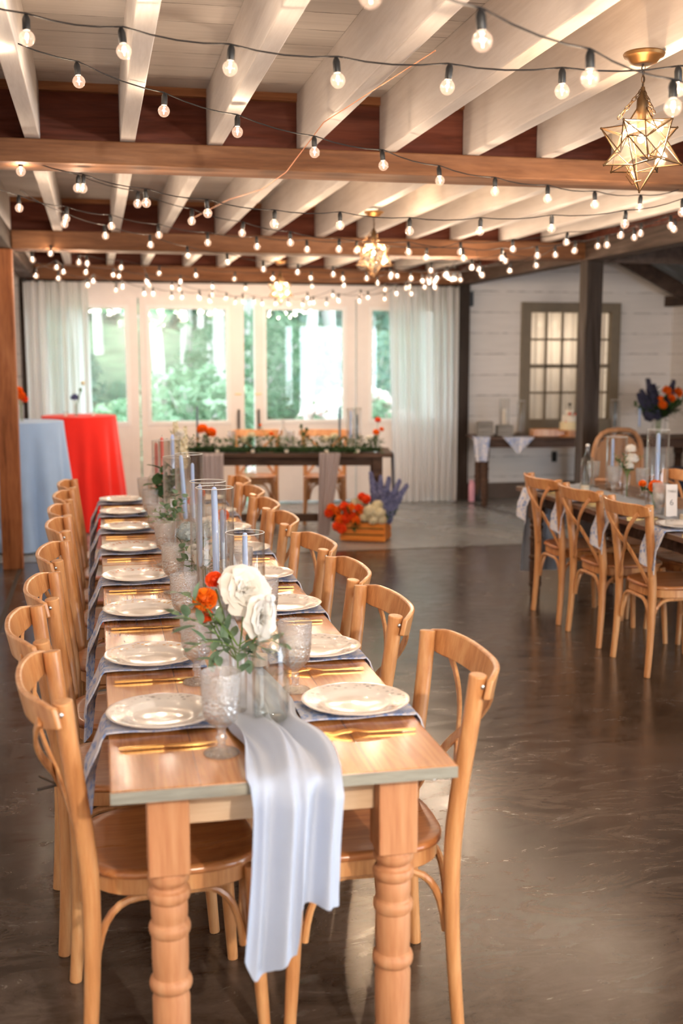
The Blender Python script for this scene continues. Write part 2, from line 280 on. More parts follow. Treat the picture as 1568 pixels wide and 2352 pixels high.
# ---------------------------------------------------------------- mesh building
class MB:
    def __init__(s): s.v = []; s.f = []
    def add(s, vs, fs, mat=None):
        o = len(s.v); s.v += [tuple(mat @ Vector(v)) if mat else tuple(v) for v in vs]; s.f += [tuple(i+o for i in f) for f in fs]; return s
    def box(s, x0, x1, y0, y1, z0, z1, mat=None):
        v = [(x, y, z) for x in (x0, x1) for y in (y0, y1) for z in (z0, z1)]
        return s.add(v, [(0,1,3,2),(4,6,7,5),(0,4,5,1),(2,3,7,6),(0,2,6,4),(1,5,7,3)], mat)
    def tube(s, pts, r, seg=8, flat=None, up=None, closed=False):
        """swept tube; r number or list; flat=(w,t) gives a rectangular strip section oriented with up"""
        P = [Vector(p) for p in pts]; n = len(P); rr = r if isinstance(r, (list, tuple)) else [r]*n
        o = len(s.v); ref = Vector(up) if up else None; k = seg if not flat else 4; prev = None
        for i, p in enumerate(P):
            if closed: t = P[(i+1) % n]-P[i-1]
            else: t = P[min(i+1, n-1)]-P[max(i-1, 0)]
            t.normalize()
            if ref is not None: a = ref
            else:
                if prev is None: a = Vector((0,0,1)) if abs(t.z) < .9 else Vector((1,0,0))
                else: a = prev
            u = a - t*a.dot(t)
            if u.length < 1e-6: u = Vector((1,0,0)).cross(t)
            u.normalize(); w = t.cross(u); prev = u
            if flat:
                fw, ft = flat
                for su, sw in ((1,1),(1,-1),(-1,-1),(-1,1)): s.v.append(tuple(p+u*fw/2*su*rr[i]+w*ft/2*sw*rr[i]))
            else:
                for j in range(k):
                    q = 2*pi*j/k; s.v.append(tuple(p+(u*cos(q)+w*sin(q))*rr[i]))
        for i in range(n if closed else n-1):
            i2 = (i+1) % n
            for j in range(k):
                s.f.append((o+i*k+j, o+i*k+(j+1) % k, o+i2*k+(j+1) % k, o+i2*k+j))
        if not closed:
            s.f.append(tuple(o+j for j in range(k))[::-1]); s.f.append(tuple(o+(n-1)*k+j for j in range(k)))
        return s
    def lathe(s, prof, seg=24, c=(0,0,0), mat=None, wob=None):
        o = len(s.v); vs = []; fs = []
        for i, (r, z) in enumerate(prof):
            for j in range(seg):
                q = 2*pi*j/seg; rr = max(r, 1e-5)*(wob(q, z) if wob else 1)
                vs.append((c[0]+rr*cos(q), c[1]+rr*sin(q), c[2]+z))
        for i in range(len(prof)-1):
            for j in range(seg):
                fs.append((i*seg+j, i*seg+(j+1) % seg, (i+1)*seg+(j+1) % seg, (i+1)*seg+j))
        return s.add(vs, fs, mat)
    def disc(s, r, z, seg=24, c=(0,0)): return s.add([(c[0]+r*cos(2*pi*j/seg), c[1]+r*sin(2*pi*j/seg), z) for j in range(seg)], [tuple(range(seg))])
    def ball(s, r, c=(0,0,0), seg=10, rings=7, sz=1.):
        return s.lathe([(r*sin(pi*i/rings), -r*sz*cos(pi*i/rings)) for i in range(rings+1)], seg, c)
    def sheet(s, fn, nu, nv, th=0.):
        o = len(s.v); P = [[Vector(fn(i/nu, j/nv)) for j in range(nv+1)] for i in range(nu+1)]
        def nrm(i, j):
            a = P[min(i+1,nu)][j]-P[max(i-1,0)][j]; b = P[i][min(j+1,nv)]-P[i][max(j-1,0)]; c = a.cross(b)
            return c.normalized() if c.length > 1e-9 else Vector((0,0,1))
        for i in range(nu+1):
            for j in range(nv+1): s.v.append(tuple(P[i][j]))
        W = nv+1
        for i in range(nu):
            for j in range(nv): s.f.append((o+i*W+j, o+(i+1)*W+j, o+(i+1)*W+j+1, o+i*W+j+1))
        if th:
            o2 = len(s.v)
            for i in range(nu+1):
                for j in range(nv+1): s.v.append(tuple(P[i][j]-nrm(i,j)*th))
            for i in range(nu):
                for j in range(nv): s.f.append((o2+i*W+j, o2+i*W+j+1, o2+(i+1)*W+j+1, o2+(i+1)*W+j))
            rim = [(i,0) for i in range(nu+1)]+[(nu,j) for j in range(1,nv+1)]+[(i,nv) for i in range(nu-1,-1,-1)]+[(0,j) for j in range(nv-1,0,-1)]
            for a, b in zip(rim, rim[1:]+rim[:1]):
                ia, ib = a[0]*W+a[1], b[0]*W+b[1]; s.f.append((o+ia, o+ib, o2+ib, o2+ia))
        return s
    def mesh(s, name, mat, smooth=True, angle=40):
        me = bpy.data.meshes.new(name); me.from_pydata(s.v, [], s.f); me.validate(); me.update()
        if mat: me.materials.append(mat)
        if smooth:
            me.polygons.foreach_set('use_smooth', [True]*len(me.polygons)); me.set_sharp_from_angle(angle=R(angle))
        return me
    def build(s, name, mat, parent=None, smooth=True, bevel=0., loc=None, angle=40):
        o = bpy.data.objects.new(name, s.mesh(name, mat, smooth, angle)); COL.objects.link(o)
        if parent: o.parent = parent
        if loc: o.location = loc
        if bevel:
            b = o.modifiers.new('edge', 'BEVEL'); b.width = bevel; b.segments = 2; b.limit_method = 'ANGLE'; b.angle_limit = R(50)
        return o
def tag(o, label=None, cat=None, group=None, kind=None):
    if label: o['label'] = label
    if cat: o['category'] = cat
    if group: o['group'] = group
    if kind: o['kind'] = kind
    return o
def thing(name, label, cat, loc=(0,0,0), rz=0., group=None):
    o = bpy.data.objects.new(name, None); COL.objects.link(o); o.location = loc; o.rotation_euler = (0,0,rz); o.empty_display_size = .1
    return tag(o, label, cat, group)
def struct(name, mb, mat, smooth=False, bevel=0., parent=None):
    o = mb.build(name, mat, parent, smooth, bevel)
    if not parent: o['kind'] = 'structure'
    return o
KIDS = {}
def kids(o): return [c for c in bpy.data.objects if c.parent == o]
def copy_tree(o, parent=None, cache={}):
    if o.name not in cache: cache[o.name] = kids(o)
    c = o.copy(); COL.objects.link(c)
    if parent: c.parent = parent
    for k in cache[o.name]: copy_tree(k, c)
    return c
def place(proto, first, loc, rz, label, group=None, scale=None):
    o = proto if first else copy_tree(proto)
    o.location = loc; o.rotation_euler = (0,0,rz); o['label'] = label
    if scale: o.scale = scale if isinstance(scale, tuple) else (scale,)*3
    if group: o['group'] = group
    elif 'group' in o: del o['group']
    return o
def bez(a, b, c, d, n=8):
    a, b, c, d = map(Vector, (a, b, c, d)); r = []
    for i in range(n+1):
        t = i/n; r.append(a*(1-t)**3+b*3*t*(1-t)**2+c*3*t*t*(1-t)+d*t**3)
    return r
# ---------------------------------------------------------------- the room
YB = 12.4
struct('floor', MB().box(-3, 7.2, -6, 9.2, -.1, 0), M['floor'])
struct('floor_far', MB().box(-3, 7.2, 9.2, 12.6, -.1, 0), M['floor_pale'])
for pts in ([(-.9, 9.2), (6.6, 9.2)], [(3.98, 12.3), (4.3, 10.55), (4.3, 9.2)], [(-.62, -3), (-.62, 9.2)]):
    pass
jm = plain('floor_joint_dark', (.03,.02,.015), .6)
struct('trim_1', MB().box(-.9, 6.6, 9.19, 9.215, -.01, .0015), jm)
struct('trim_2', MB().tube([(4.0, 12.3, 0), (4.12, 11.3, 0), (4.31, 10.5, 0), (4.45, 9.2, 0)], 1, flat=(.05, .003), up=(1,0,0)), jm)
struct('trim_3', MB().box(-.63, -.60, -3, 9.19, -.01, .0015), jm)
struct('ceiling', MB().box(-1.3, 4.0, -1.8, 12.4, 2.80, 2.86), M['ceiling'])
struct('wall_left', MB().box(-1.36, -1.3, -1.8, 12.5, 0, 2.9), M['clap_side'])
# back wall: clapboard to the left and right of the barn doors
wb = MB(); wb.box(-1.4, -.74, YB, YB+.12, 0, 2.9); wb.box(4.0, 4.77, YB, YB+.12, 0, 3.9); wb.box(5.99, 6.8, YB, YB+.12, 0, 3.9)
wb.box(4.77, 5.99, YB, YB+.12, 0, .76); wb.box(4.77, 5.99, YB, YB+.12, 2.235, 3.9)
struct('wall_back', wb, M['clap'])
struct('wall_right', MB().box(6.66, 6.74, 1.5, YB, 0, 3.2), M['clap_side'])
struct('wall_front', MB().box(-1.3, -.2, -1.86, -1.8, 0, 2.9).box(-.2, 1.3, -1.86, -1.8, 0, 2.9).box(1.3, 4.4, -1.86, -1.8, 0, 2.9).box(4.4, 6.7, -1.86, -1.8, 2.3, 3.8), M['clap'])
struct('wall_header', MB().box(-.74, 4.0, YB, YB+.12, 2.25, 2.9), M['door_paint'])
# little casing of the dim room behind the interior window
struct('wall_beyond', MB().box(4.4, 6.4, 13.6, 13.66, 0, 2.9).box(4.4, 4.46, 12.52, 13.6, 0, 2.9).box(6.34, 6.4, 12.52, 13.6, 0, 2.9).box(4.4, 6.4, 12.52, 13.66, 2.9, 2.95), M['clap'])
struct('baseboard_back', MB().box(4.1, 6.66, YB-.03, YB, 0, .17), plain('dark_baseboard', (.12,.08,.06), .6))
tn = [10]
def trim(mb, mat, bevel=0.): tn[0] += 1; return struct('trim_%d' % tn[0], mb, mat, bevel=bevel)
# joists, cross beams, blocking, girders, posts
JX = [-1.01, -.63, -.235, .165, .545, .95, 1.335, 1.735, 2.10, 2.48, 2.87, 3.26, 3.65]
for y0, y1 in ((-1.7, 5.22), (5.40, 9.0), (9.12, 12.3)):
    for i, x in enumerate(JX):
        jw = .032
        dx = 0 if y0 < 0 else (.015 if i % 2 else -.01)
        trim(MB().box(x-jw+dx, x+jw+dx, y0, y1, 2.555, 2.80), M['joist'], .004)
for yb in (1.45, 5.2, 8.93):
    if yb > 2:
        trim(MB().box(-.72, 4.0, yb+.03, yb+.075, 2.56, 2.765), M['block'])
        trim(MB().box(-.72, 4.0, yb, yb+.08, 2.765, 2.80), M['ledger'])
    trim(MB().box(-.58 if yb > 8 else -.72, 3.97, yb-.05, yb+.20, 2.455 if yb < 6 else 2.42, 2.553), M['beam'], .006)
trim(MB().box(-.58, 3.95, 12.16, 12.3, 2.40, 2.56), M['beam'], .006)
trim(MB().box(-.74, 3.95, 12.3, 12.40, 2.40, 2.80), M['block'])
trim(MB().box(-.74, -.585, -1.6, 12.4, 2.42, 2.56), M['girder'], .006)
trim(MB().box(3.965, 4.11, -1.6, 12.4, 2.41, 2.56), M['girder'], .006)
trim(MB().box(3.97, 4.11, -1.6, 12.4, 2.56, 3.7), M['block'])
trim(MB().tube([(-.665, 9.0, 0), (-.655, 8.93, 2.42)], 1, flat=(.15, .15), up=(0,1,0)), M['post'], .008)
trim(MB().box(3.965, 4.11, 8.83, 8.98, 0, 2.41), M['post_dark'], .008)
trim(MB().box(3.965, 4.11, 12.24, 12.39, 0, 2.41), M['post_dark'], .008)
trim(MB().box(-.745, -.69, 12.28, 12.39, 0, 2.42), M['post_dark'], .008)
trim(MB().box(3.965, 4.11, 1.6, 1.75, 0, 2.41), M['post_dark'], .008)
# right bay: cross tie, shed roof and rafters
for y in (5.15, 8.9): trim(MB().box(4.11, 6.66, y, y+.1, 2.40, 2.56), M['girder'])
for y in (10.3, 12.0, 6.8, 3.6):
    trim(MB().tube([(4.0, y, 3.62), (6.66, y, 2.30)], 1, flat=(.16, .06), up=(0,0,1)), M['girder'])
rf = MB()
n = 90
def roof_fn(u, v):
    y = -1.6+u*14.1; x = 4.0+v*2.75
    return (x, y, 3.78-(x-4.0)*.50+.02*abs(sin(y*12)))
rf.sheet(roof_fn, 180, 3, .012); struct('ceiling_shed', rf, M['metal_roof'])
trim(MB().box(6.55, 6.66, 1.5, 12.4, 2.2, 2.32), M['girder'])
# barn doors with big panes
def door(n, x0, x1, px0, px1, handle=None, sash=True):
    d = thing('door_%d' % n, None, None, (0,0,0)); d['kind'] = 'structure'
    y0, y1 = YB-.02, YB+.05; zb, zt = .90, 2.155
    f = MB(); f.box(x0, px0, y0, y1, .02, 2.28); f.box(px1, x1, y0, y1, .02, 2.28)
    f.box(px0, px1, y0, y1, .02, zb); f.box(px0, px1, y0, y1, zt, 2.28)
    f.build('door_panel', M['door_paint'], d, False, .004)
    t = MB(); w = .03
    t.box(px0-.012, px0+w, y0-.012, y0+.03, zb-.012, zt+.012); t.box(px1-w, px1+.012, y0-.012, y0+.03, zb-.012, zt+.012)
    t.box(px0+w, px1-w, y0-.012, y0+.03, zb-.012, zb+w); t.box(px0+w, px1-w, y0-.012, y0+.03, zt-w, zt+.012)
    t.build('glazing_bead', M['trim_paint'], d, False, .002)
    MB().box(px0, px1, y0+.03, y0+.038, zb, zt).build('window_pane', M['pane'], d, False)
    if handle is not None:
        h = MB(); hx = handle
        h.tube([(hx, y0-.045, .76), (hx, y0-.045, 1.05)], .012, 8)
        h.box(hx-.006, hx+.006, y0-.05, y0, .79, .80); h.box(hx-.006, hx+.006, y0-.05, y0, 1.01, 1.02)
        h.build('pull_handle', M['black'], d)
        MB().box(hx-.035, hx+.035, y0-.012, y0, 1.21, 1.222).build('brass_latch', M['gold'], d, False)
    return d
door(1, -.72, .455, -.55, .35)
door(2, .47, 1.585, .55, 1.42, 1.515)
door(3, 1.70, 2.83, 1.80, 2.715, 1.735)
door(4, 2.845, 3.97, 2.99, 3.80)
trim(MB().box(-.74, 4.0, YB-.05, YB+.02, 2.24, 2.30), M['door_paint'])
# interior window to the right
w = thing('window_1', None, None); w['kind'] = 'structure'
f = MB(); y0, y1 = YB-.05, YB+.05
f.box(4.77, 4.885, y0, y1, .74, 2.235); f.box(5.87, 5.985, y0, y1, .74, 2.235); f.box(4.885, 5.87, y0, y1, 2.12, 2.235); f.box(4.885, 5.87, y0, y1, .74, .90)
f.box(4.72, 6.03, y0-.05, y1, .71, .75)
f.build('window_frame', M['grey_frame'], w, False, .004)
g = MB(); cols = 5; rows = 4
for i in range(1, cols):
    x = 4.885+(5.87-4.885)*i/cols; g.box(x-.012, x+.012, y0+.03, y0+.055, .90, 2.12)
for j in range(1, rows):
    z = .90+1.22*j/rows; g.box(4.885, 5.87, y0+.03, y0+.055, z-(.022 if j == 2 else .012), z+(.022 if j == 2 else .012))
g.build('muntins', M['grey_frame'], w, False)
MB().box(4.885, 5.87, y0+.06, y0+.066, .90, 2.12).build('window_pane', M['pane'], w, False)
def blind(u, v): return (4.9+.96*u, YB+.10+.015*sin(u*60), .88+v*1.26)
MB().sheet(blind, 60, 2, .002).build('inner_curtain', cloth('window_curtain', (.85,.80,.76), .9, .5, .12), w)
struct('speaker_trim_1' if 0 else 'trim_4', MB().box(4.10, 4.16, 12.28, 12.38, 2.18, 2.34), M['black'])
lp = thing('wall_lamp', 'small twin-bulb lamp glowing in the room behind the boarded-wall window', 'lamp', (5.28, 12.85, 1.98))
MB().box(-.12,.12,-.01,.01,.06,.08).tube([(0,0,.07),(0,0,.92)], .006, 6).build('lamp_arm', M['brass'], lp)
for x in (-.09, .09): MB().ball(.032, (x,0,.02), 12, 8).build('lamp_globe', emit('frosted_lamp_globe', (1,.78,.5), 9), lp)
# outlet plate on wall
o = tag(MB().box(5.19, 5.25, YB-.012, YB, .40, .52).build('wall_outlet', M['black'], None, False, .003), 'small black outlet plate low on the white boarded wall', 'outlet')
# curtain rod + curtains
rod = thing('curtain_rod', 'long thin dark curtain rod above the glazed barn doors', 'curtain rod', (1.6, 12.1, 2.39))
MB().tube([(-2.28, 0, 0), (2.3, 0, 0)], .011, 8).build('rod', M['black'], rod)
for x in (-2.28, 2.3): MB().ball(.022, (x,0,0), 8, 6).build('finial', M['black'], rod)
for x in (-2.1, 0, 2.1): MB().box(x-.008, x+.008, 0, .28, -.01, .005).build('bracket', M['black'], rod, False)
def curtain(x0t, x1t, x0b, x1b, folds, label, seed):
    rnd = random.Random(seed); ph = [rnd.uniform(0, 6.28) for _ in range(6)]
    def fn(u, v):
        z = 2.385-v*2.375
        x = (x0t+(x1t-x0t)*u)*(1-v)+(x0b+(x1b-x0b)*u)*v+.012*sin(u*folds*2*pi*1.0+ph[3])*(.5+v)
        a = .028+.02*v
        y = 12.12+a*sin(u*folds*2*pi+ph[0])+.018*sin(u*folds*4.3+ph[1]+v*1.5)+.01*sin(u*40+ph[2])
        return (x, y, z)
    c = MB().sheet(fn, 130, 26).build('curtain', M['curtain'], None)
    return tag(c, label, 'curtain', None)
curtain(-.70, -.06, -.70, -.05, 9, 'sheer white curtain hanging left of the barn doors, behind the red table', 1)
curtain(3.13, 3.93, 3.20, 3.93, 10, 'sheer white curtain hanging right of the barn doors, beside the dark post', 2)
# ---------------------------------------------------------------- outside
gnd = MB()
def gfn(u, v):
    x = -14+34*u; y = 12.55+26*v
    return (x, y, -.05+max(0, (y-15))*.16+.12*sin(x*1.1+y*.7))
gnd.sheet(gfn, 40, 30); g_ = tag(gnd.build('woodland_ground', plain('leafy_ground', (.075,.12,.06), .9, var=.4, scale=2)), None, None, None, 'structure')
g_.name = 'ground'
lf = petal('forest_leaf', (.18,.32,.19), (.36,.50,.33), 3, .45)
lf2 = petal('forest_leaf_dark', (.14,.25,.19), (.27,.40,.30), 3, .5)
bark = wood('pale_bark', (.45,.42,.38), (.58,.55,.51), (.68,.65,.61), 'Z', .9)
def leaf_cloud(n, rx, rz, cz, size, seed, shell=.55):
    rnd = random.Random(seed); mb = MB()
    for _ in range(n):
        while True:
            p = Vector((rnd.uniform(-1,1), rnd.uniform(-1,1), rnd.uniform(-1,1)))
            if shell < p.length < 1: break
        p = Vector((p.x*rx, p.y*rx, p.z*rz+cz)); a = Vector((rnd.gauss(0,1), rnd.gauss(0,1), rnd.gauss(0,.6))).normalized()
        b = a.cross(Vector((rnd.gauss(0,1), rnd.gauss(0,1), rnd.gauss(0,1)))).normalized(); s_ = size*rnd.uniform(.6,1.3)
        mb.add([p-a*s_, p-b*s_*.5, p+a*s_, p+b*s_*.5], [(0,1,2,3)])
    return mb
def tree(h, crown_r, crown_h, seed, mat, n=1500):
    rnd = random.Random(seed)
    t = thing('woodland_tree', '', 'tree')
    pts = [(rnd.uniform(-.1,.1)*i, rnd.uniform(-.1,.1)*i, h*i/6) for i in range(7)]
    mb = MB().tube(pts, [.10-.011*i for i in range(7)], 8)
    for k in range(7):
        z = h*(.3+.09*k); q = rnd.uniform(0, 6.28); r = crown_r*.7
        mb.tube([(0,0,z), (r*.5*cos(q), r*.5*sin(q), z+.3), (r*cos(q), r*sin(q), z+.9)], [.06,.04,.015], 5)
    mb.build('trunk', bark, t)
    leaf_cloud(n, crown_r, crown_h, h*.72, .16, seed, .3).build('crown', mat, t, False)
    return t
ta = tree(6.5, 1.9, 2.8, 3, lf); tb = tree(7.5, 1.6, 3.2, 5, lf2)
spots = [(-1.6,17.5,0,'left end of the left pane',0),(-.2,21,1,'',0),(.9,16.2,0,'',1),(1.5,19.5,1,'',0),(2.3,23,0,'',0),(3.1,17.2,1,'',1),(4.2,20.5,0,'',0),(4.7,15.8,1,'',0),(6.4,19,0,'',0),(-3.5,20,1,'',0),(8,23,1,'',0),(.1,26,0,'',1),(5.6,27,0,'',0),(2.7,30,1,'',0),(1.95,18.2,1,'',0),(-.6,16.4,1,'',0),(2.7,21,0,'',0)]
cnt = [0,0]
for x, y, k, _, _ in spots:
    pr = (ta, tb)[k]; first = cnt[k] == 0; cnt[k] += 1
    place(pr, first, (x, y, -.1+max(0,(y-15))*.15), x*2.1+y, 'leafy green tree with a pale trunk, in the woodland outside the barn doors', 'trees outside the barn doors', random.Random(int(x*10+y)).uniform(.85,1.2))
def shrub(loc, r, mat, petm, label, seed, n=900, nb=60, sz=.09):
    t = thing('flowering_shrub' if petm else 'woodland_shrub', label, 'shrub', loc)
    leaf_cloud(n, r, r*.8, r*.7, sz, seed, .3).build('foliage', mat, t, False)
    mb = MB(); rnd = random.Random(seed)
    for k in range(6):
        q = rnd.uniform(0, 6.28); mb.tube([(0,0,0), (r*.3*cos(q), r*.3*sin(q), r*.6), (r*.7*cos(q), r*.7*sin(q), r*1.1)], [.025,.018,.008], 5)
    mb.build('stems', bark, t)
    if petm:
        mb = MB()
        for k in range(nb):
            p = Vector((rnd.gauss(0,1), rnd.gauss(0,1), rnd.gauss(0,1))).normalized(); p = Vector((p.x*r*.98, p.y*r*.98, p.z*r*.78+r*.7))
            for q in range(9):
                d = Vector((rnd.gauss(0,1), rnd.gauss(0,1), rnd.gauss(0,1))).normalized()*.05
                mb.ball(.045, tuple(p+d), 6, 4)
        mb.build('blossom', petm, t)
pk = petal('rhododendron_blossom', (.85,.66,.62), (.95,.86,.82), 5, .4)
shrub((3.3, 14.4, -.05), .82, lf, pk, 'rhododendron shrub with pale pink blossom outside the right-hand barn door', 11, 1000, 120)
shrub((2.45, 14.2, -.1), .55, lf, pk, 'smaller pale pink rhododendron shrub at the foot of the right-hand glazed door', 12, 700, 60)
shrub((.45, 15.0, -.05), .75, lf, None, 'low bright green shrub outside the left-hand glass pane', 13, 1100)
shrub((2.6, 19.5, .5), 1.3, lf, None, 'broad bright shrub on the wooded slope outside the right-hand pane', 15, 1500)
shrub((-.9, 18.5, .4), 1.1, lf2, None, 'darker shrub on the wooded slope outside the leftmost pane', 16, 1300)
shrub((4.3, 18.0, .4), 1.1, lf2, None, 'darker shrub on the wooded slope outside the narrow right pane', 17, 1300)
shrub((1.35, 16.0, .1), .95, lf, None, 'wide green shrub outside, seen low through the second glass pane', 14, 1300)
rb = random.Random(4); mbk = MB()
for _ in range(15000):
    x = rb.uniform(-9, 17); y = rb.uniform(30, 36); z = rb.uniform(0, 7.5)*(1-.0*abs(x)/20); s_ = rb.uniform(.15,.34)
    a = Vector((rb.gauss(0,1), rb.gauss(0,1), rb.gauss(0,1))).normalized(); b = a.cross(Vector((rb.gauss(0,1), rb.gauss(0,1), rb.gauss(0,1)))).normalized()
    p = Vector((x, y, z+1)); mbk.add([p-a*s_, p-b*s_*.6, p+a*s_, p+b*s_*.6], [(0,1,2,3)])
tag(mbk.build('forest_foliage', lf2, None, False), 'dense pale green foliage of the distant woodland outside the barn doors', 'foliage', None, 'stuff')
# ---------------------------------------------------------------- cross-back chair
ORD = ['first', 'second', 'third', 'fourth', 'fifth', 'sixth', 'seventh', 'eighth', 'ninth', 'tenth', 'eleventh', 'twelfth']
def make_chair():
    t = thing('cross_back_chair', '', 'chair')
    W = M['chair']
    for s in (1, -1):
        pts = bez((-.225, .205*s, 0), (-.208, .198*s, .20), (-.200, .192*s, .40), (-.212, .195*s, .52), 8)[:-1] + bez((-.212, .195*s, .52), (-.224, .198*s, .65), (-.246, .21*s, .77), (-.256, .222*s, .895), 7)
        n = len(pts); MB().tube(pts, [.0165+.0055*min(1, i/7) for i in range(n)], 12).build('back_post', W, t, True, .003)
        MB().tube(bez((.195, .195*s, 0), (.185, .19*s, .15), (.175, .18*s, .3), (.17, .172*s, .44), 6), [.0145, .0155, .017, .018, .019, .019, .019], 10).build('leg', W, t, True, .002)
    # bent top rail wrapping round behind the posts
    pts = []
    for i in range(25):
        a = -1+2*i/24; y = .256*a; x = -.265-.066*(1-abs(a)**2.6)
        pts.append((x-.004, y, .866-.006*(1-a*a)))
    mb = MB(); P = [Vector(p) for p in pts]; o = 0
    h = [.024+.012*min(1, (1-abs(-1+2*i/24))*5) for i in range(25)]
    vs = []; fs = []
    for i, p in enumerate(P):
        tv = (P[min(i+1,24)]-P[max(i-1,0)]).normalized(); nv = Vector((-tv.y, tv.x, 0)).normalized()
        up = Vector((-.22, 0, 1)).normalized()
        for su, sn in ((1,1),(1,-1),(-1,-1),(-1,1)): vs.append(p+up*h[i]*su+nv*.0075*sn)
    for i in range(24):
        for j in range(4): fs.append((i*4+j, i*4+(j+1) % 4, (i+1)*4+(j+1) % 4, (i+1)*4+j))
    fs += [(3,2,1,0), (96,97,98,99)]
    mb.add(vs, fs).build('top_rail', W, t, True, .004, angle=50)
    for s in (1, -1):
        pts = bez((-.300, .205*s, .850), (-.322, .135*s, .785), (-.300, .06*s, .72), (-.268, -.003*s, .66), 8)[:-1] + bez((-.268, -.003*s, .66), (-.25, -.06*s, .605), (-.226, -.13*s, .52), (-.212, -.175*s, .452), 7)
        pts = [(p.x+.005*s, p.y, p.z) for p in pts]
        MB().tube(pts, 1, flat=(.009, .024), up=(1,0,0)).build('cross_slat', W, t, True, .002)
    # rounded seat
    def outline(k, n=40):
        r = []
        for i in range(n):
            a = 2*pi*i/n; c, s = cos(a), sin(a); e = .62
            x = .21*abs(c)**e*(1 if c > 0 else -1)*k+.005; w = .195+.02*(x+.2)/.4
            y = w*abs(s)**e*(1 if s > 0 else -1)*k; r.append((x, y))
        return [(x-.010, y) for x, y in r]
    def slab(lvls):
        mb = MB(); n = 40
        for k, z in lvls: mb.v += [(x, y, z) for x, y in outline(k)]
        for i in range(len(lvls)-1):
            for j in range(n): mb.f.append((i*n+j, i*n+(j+1) % n, (i+1)*n+(j+1) % n, (i+1)*n+j))
        mb.f.append(tuple(range(n))[::-1]); mb.f.append(tuple((len(lvls)-1)*n+j for j in range(n))); return mb
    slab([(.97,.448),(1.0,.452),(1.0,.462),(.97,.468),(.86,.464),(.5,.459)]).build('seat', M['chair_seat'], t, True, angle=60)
    slab([(.93,.405),(.95,.409),(.95,.447),(.6,.447)]).build('seat_frame', W, t, True)
    # bent braces under the seat
    def brace(a, b, drop):
        a, b = Vector(a), Vector(b); m1 = a.lerp(b, .30); m2 = a.lerp(b, .70); z = .395
        pts = bez((a.x,a.y,drop), (a.x+(m1.x-a.x)*.1,a.y+(m1.y-a.y)*.1,z-.05), (m1.x-(m1.x-a.x)*.6,m1.y-(m1.y-a.y)*.6,z), (m1.x,m1.y,z), 7)
        pts += bez((m2.x,m2.y,z), (m2.x+(b.x-m2.x)*.6,m2.y+(b.y-m2.y)*.6,z), (b.x-(b.x-m2.x)*.1,b.y-(b.y-m2.y)*.1,z-.05), (b.x,b.y,drop), 7)
        MB().tube(pts, .0095, 8).build('bent_brace', W, t)
    brace((-.199, .170, 0), (.150, .160, 0), .235); brace((-.199, -.170, 0), (.150, -.160, 0), .235)
    brace((-.205, .165, 0), (-.205, -.165, 0), .245); brace((.160, .150, 0), (.160, -.150, 0), .245)
    for s in (1, -1):
        MB().lathe([(0,-.004),(.006,-.004),(.006,.003),(.003,.005),(0,.005)], 8, (0,0,0), Matrix.Translation((-.262, .241*s, .87)) @ Matrix.Rotation(-s*pi/2, 4, 'X')).build('bolt', M['steel'], t)
    return t
chair = make_chair(); used = [False]
def put_chair(x, y, rz, label, group):
    c = place(chair, not used[0], (x, y, 0), rz, label, group); used[0] = True; return c
RY = [2.685, 3.31, 3.86, 4.44, 5.15, 5.68, 6.25, 6.80]; LY = [2.695, 3.24, 3.76, 4.42, 5.14, 5.64, 6.22, 6.78]
def nth(i): return 'nearest the camera' if i == 0 else 'farthest from the camera' if i == 7 else ORD[i]+' from the near end'
for i, y in enumerate(RY):
    put_chair([.607,.57,.575,.572,.55,.545,.55,.55][i], y, pi+R([-1,0,-2,4,-1,0,2,-1][i]), 'wooden cross-back chair, right side of the long table, '+nth(i), 'cross-back chairs along the long table')
for i, y in enumerate(LY):
    put_chair([.145,.08,.10,.107,.11,.10,.105,.11][i], y, R([5,4,1,-2,0,2,-1,0][i]), 'wooden cross-back chair, left side of the long table, '+nth(i), 'cross-back chairs along the long table')
# little black clip on the back of the near-left chair
cl = thing('cable_tie', 'small black ribbon-like tie sticking out behind the nearest left chair', 'tie', (-.118, 2.735, .600))
MB().tube([(0,0,0), (-.02,-.005,.012), (-.045,-.01,.03)], 1, flat=(.012,.002), up=(0,1,0)).build('ribbon_end', M['black'], cl, False)
MB().tube([(0,0,0), (-.025,-.004,-.004), (-.05,-.008,-.006)], 1, flat=(.014,.002), up=(0,1,0)).build('ribbon_end', M['black'], cl, False)
MB().ball(.006, (0,0,0), 8, 6).build('knot', M['black'], cl)
for i, (x, y, rz) in enumerate([(2.955, 6.555, 0), (2.95, 5.985, R(1)), (2.945, 5.375, R(-1))]):
    put_chair(x, y, rz, ['wooden cross-back chair at the right-hand table, farthest one, beside the glass bottle', 'wooden cross-back chair at the right-hand table, middle one of its near side', 'wooden cross-back chair at the right-hand table, closest one, in front of the table number card'][i], 'cross-back chairs on the near side of the right-hand table')
for i, (x, y) in enumerate([(3.40, 6.60), (3.40, 5.95), (3.40, 5.35)]):
    put_chair(x, y, pi, ['wooden cross-back chair across the right-hand table, behind the white flower', 'wooden cross-back chair across the right-hand table, behind the orange marigold', 'wooden cross-back chair across the right-hand table, at the right picture edge'][i], 'cross-back chairs on the far side of the right-hand table')
SA = R(-11.5)      # the couple's table stands turned a little
def sw(x, y, z=0): # local (x along the table, y towards the doors) to world
    return (1.70+x*cos(SA)-y*sin(SA), 10.34+x*sin(SA)+y*cos(SA), z)
for i, lx in enumerate((-.32, .36)):
    p = sw(lx, .62); put_chair(p[0], p[1], SA-pi/2, ['wooden chair behind the couple\'s table, left one of two', 'wooden chair behind the couple\'s table, right one of two'][i], 'chairs behind the couple\'s table')
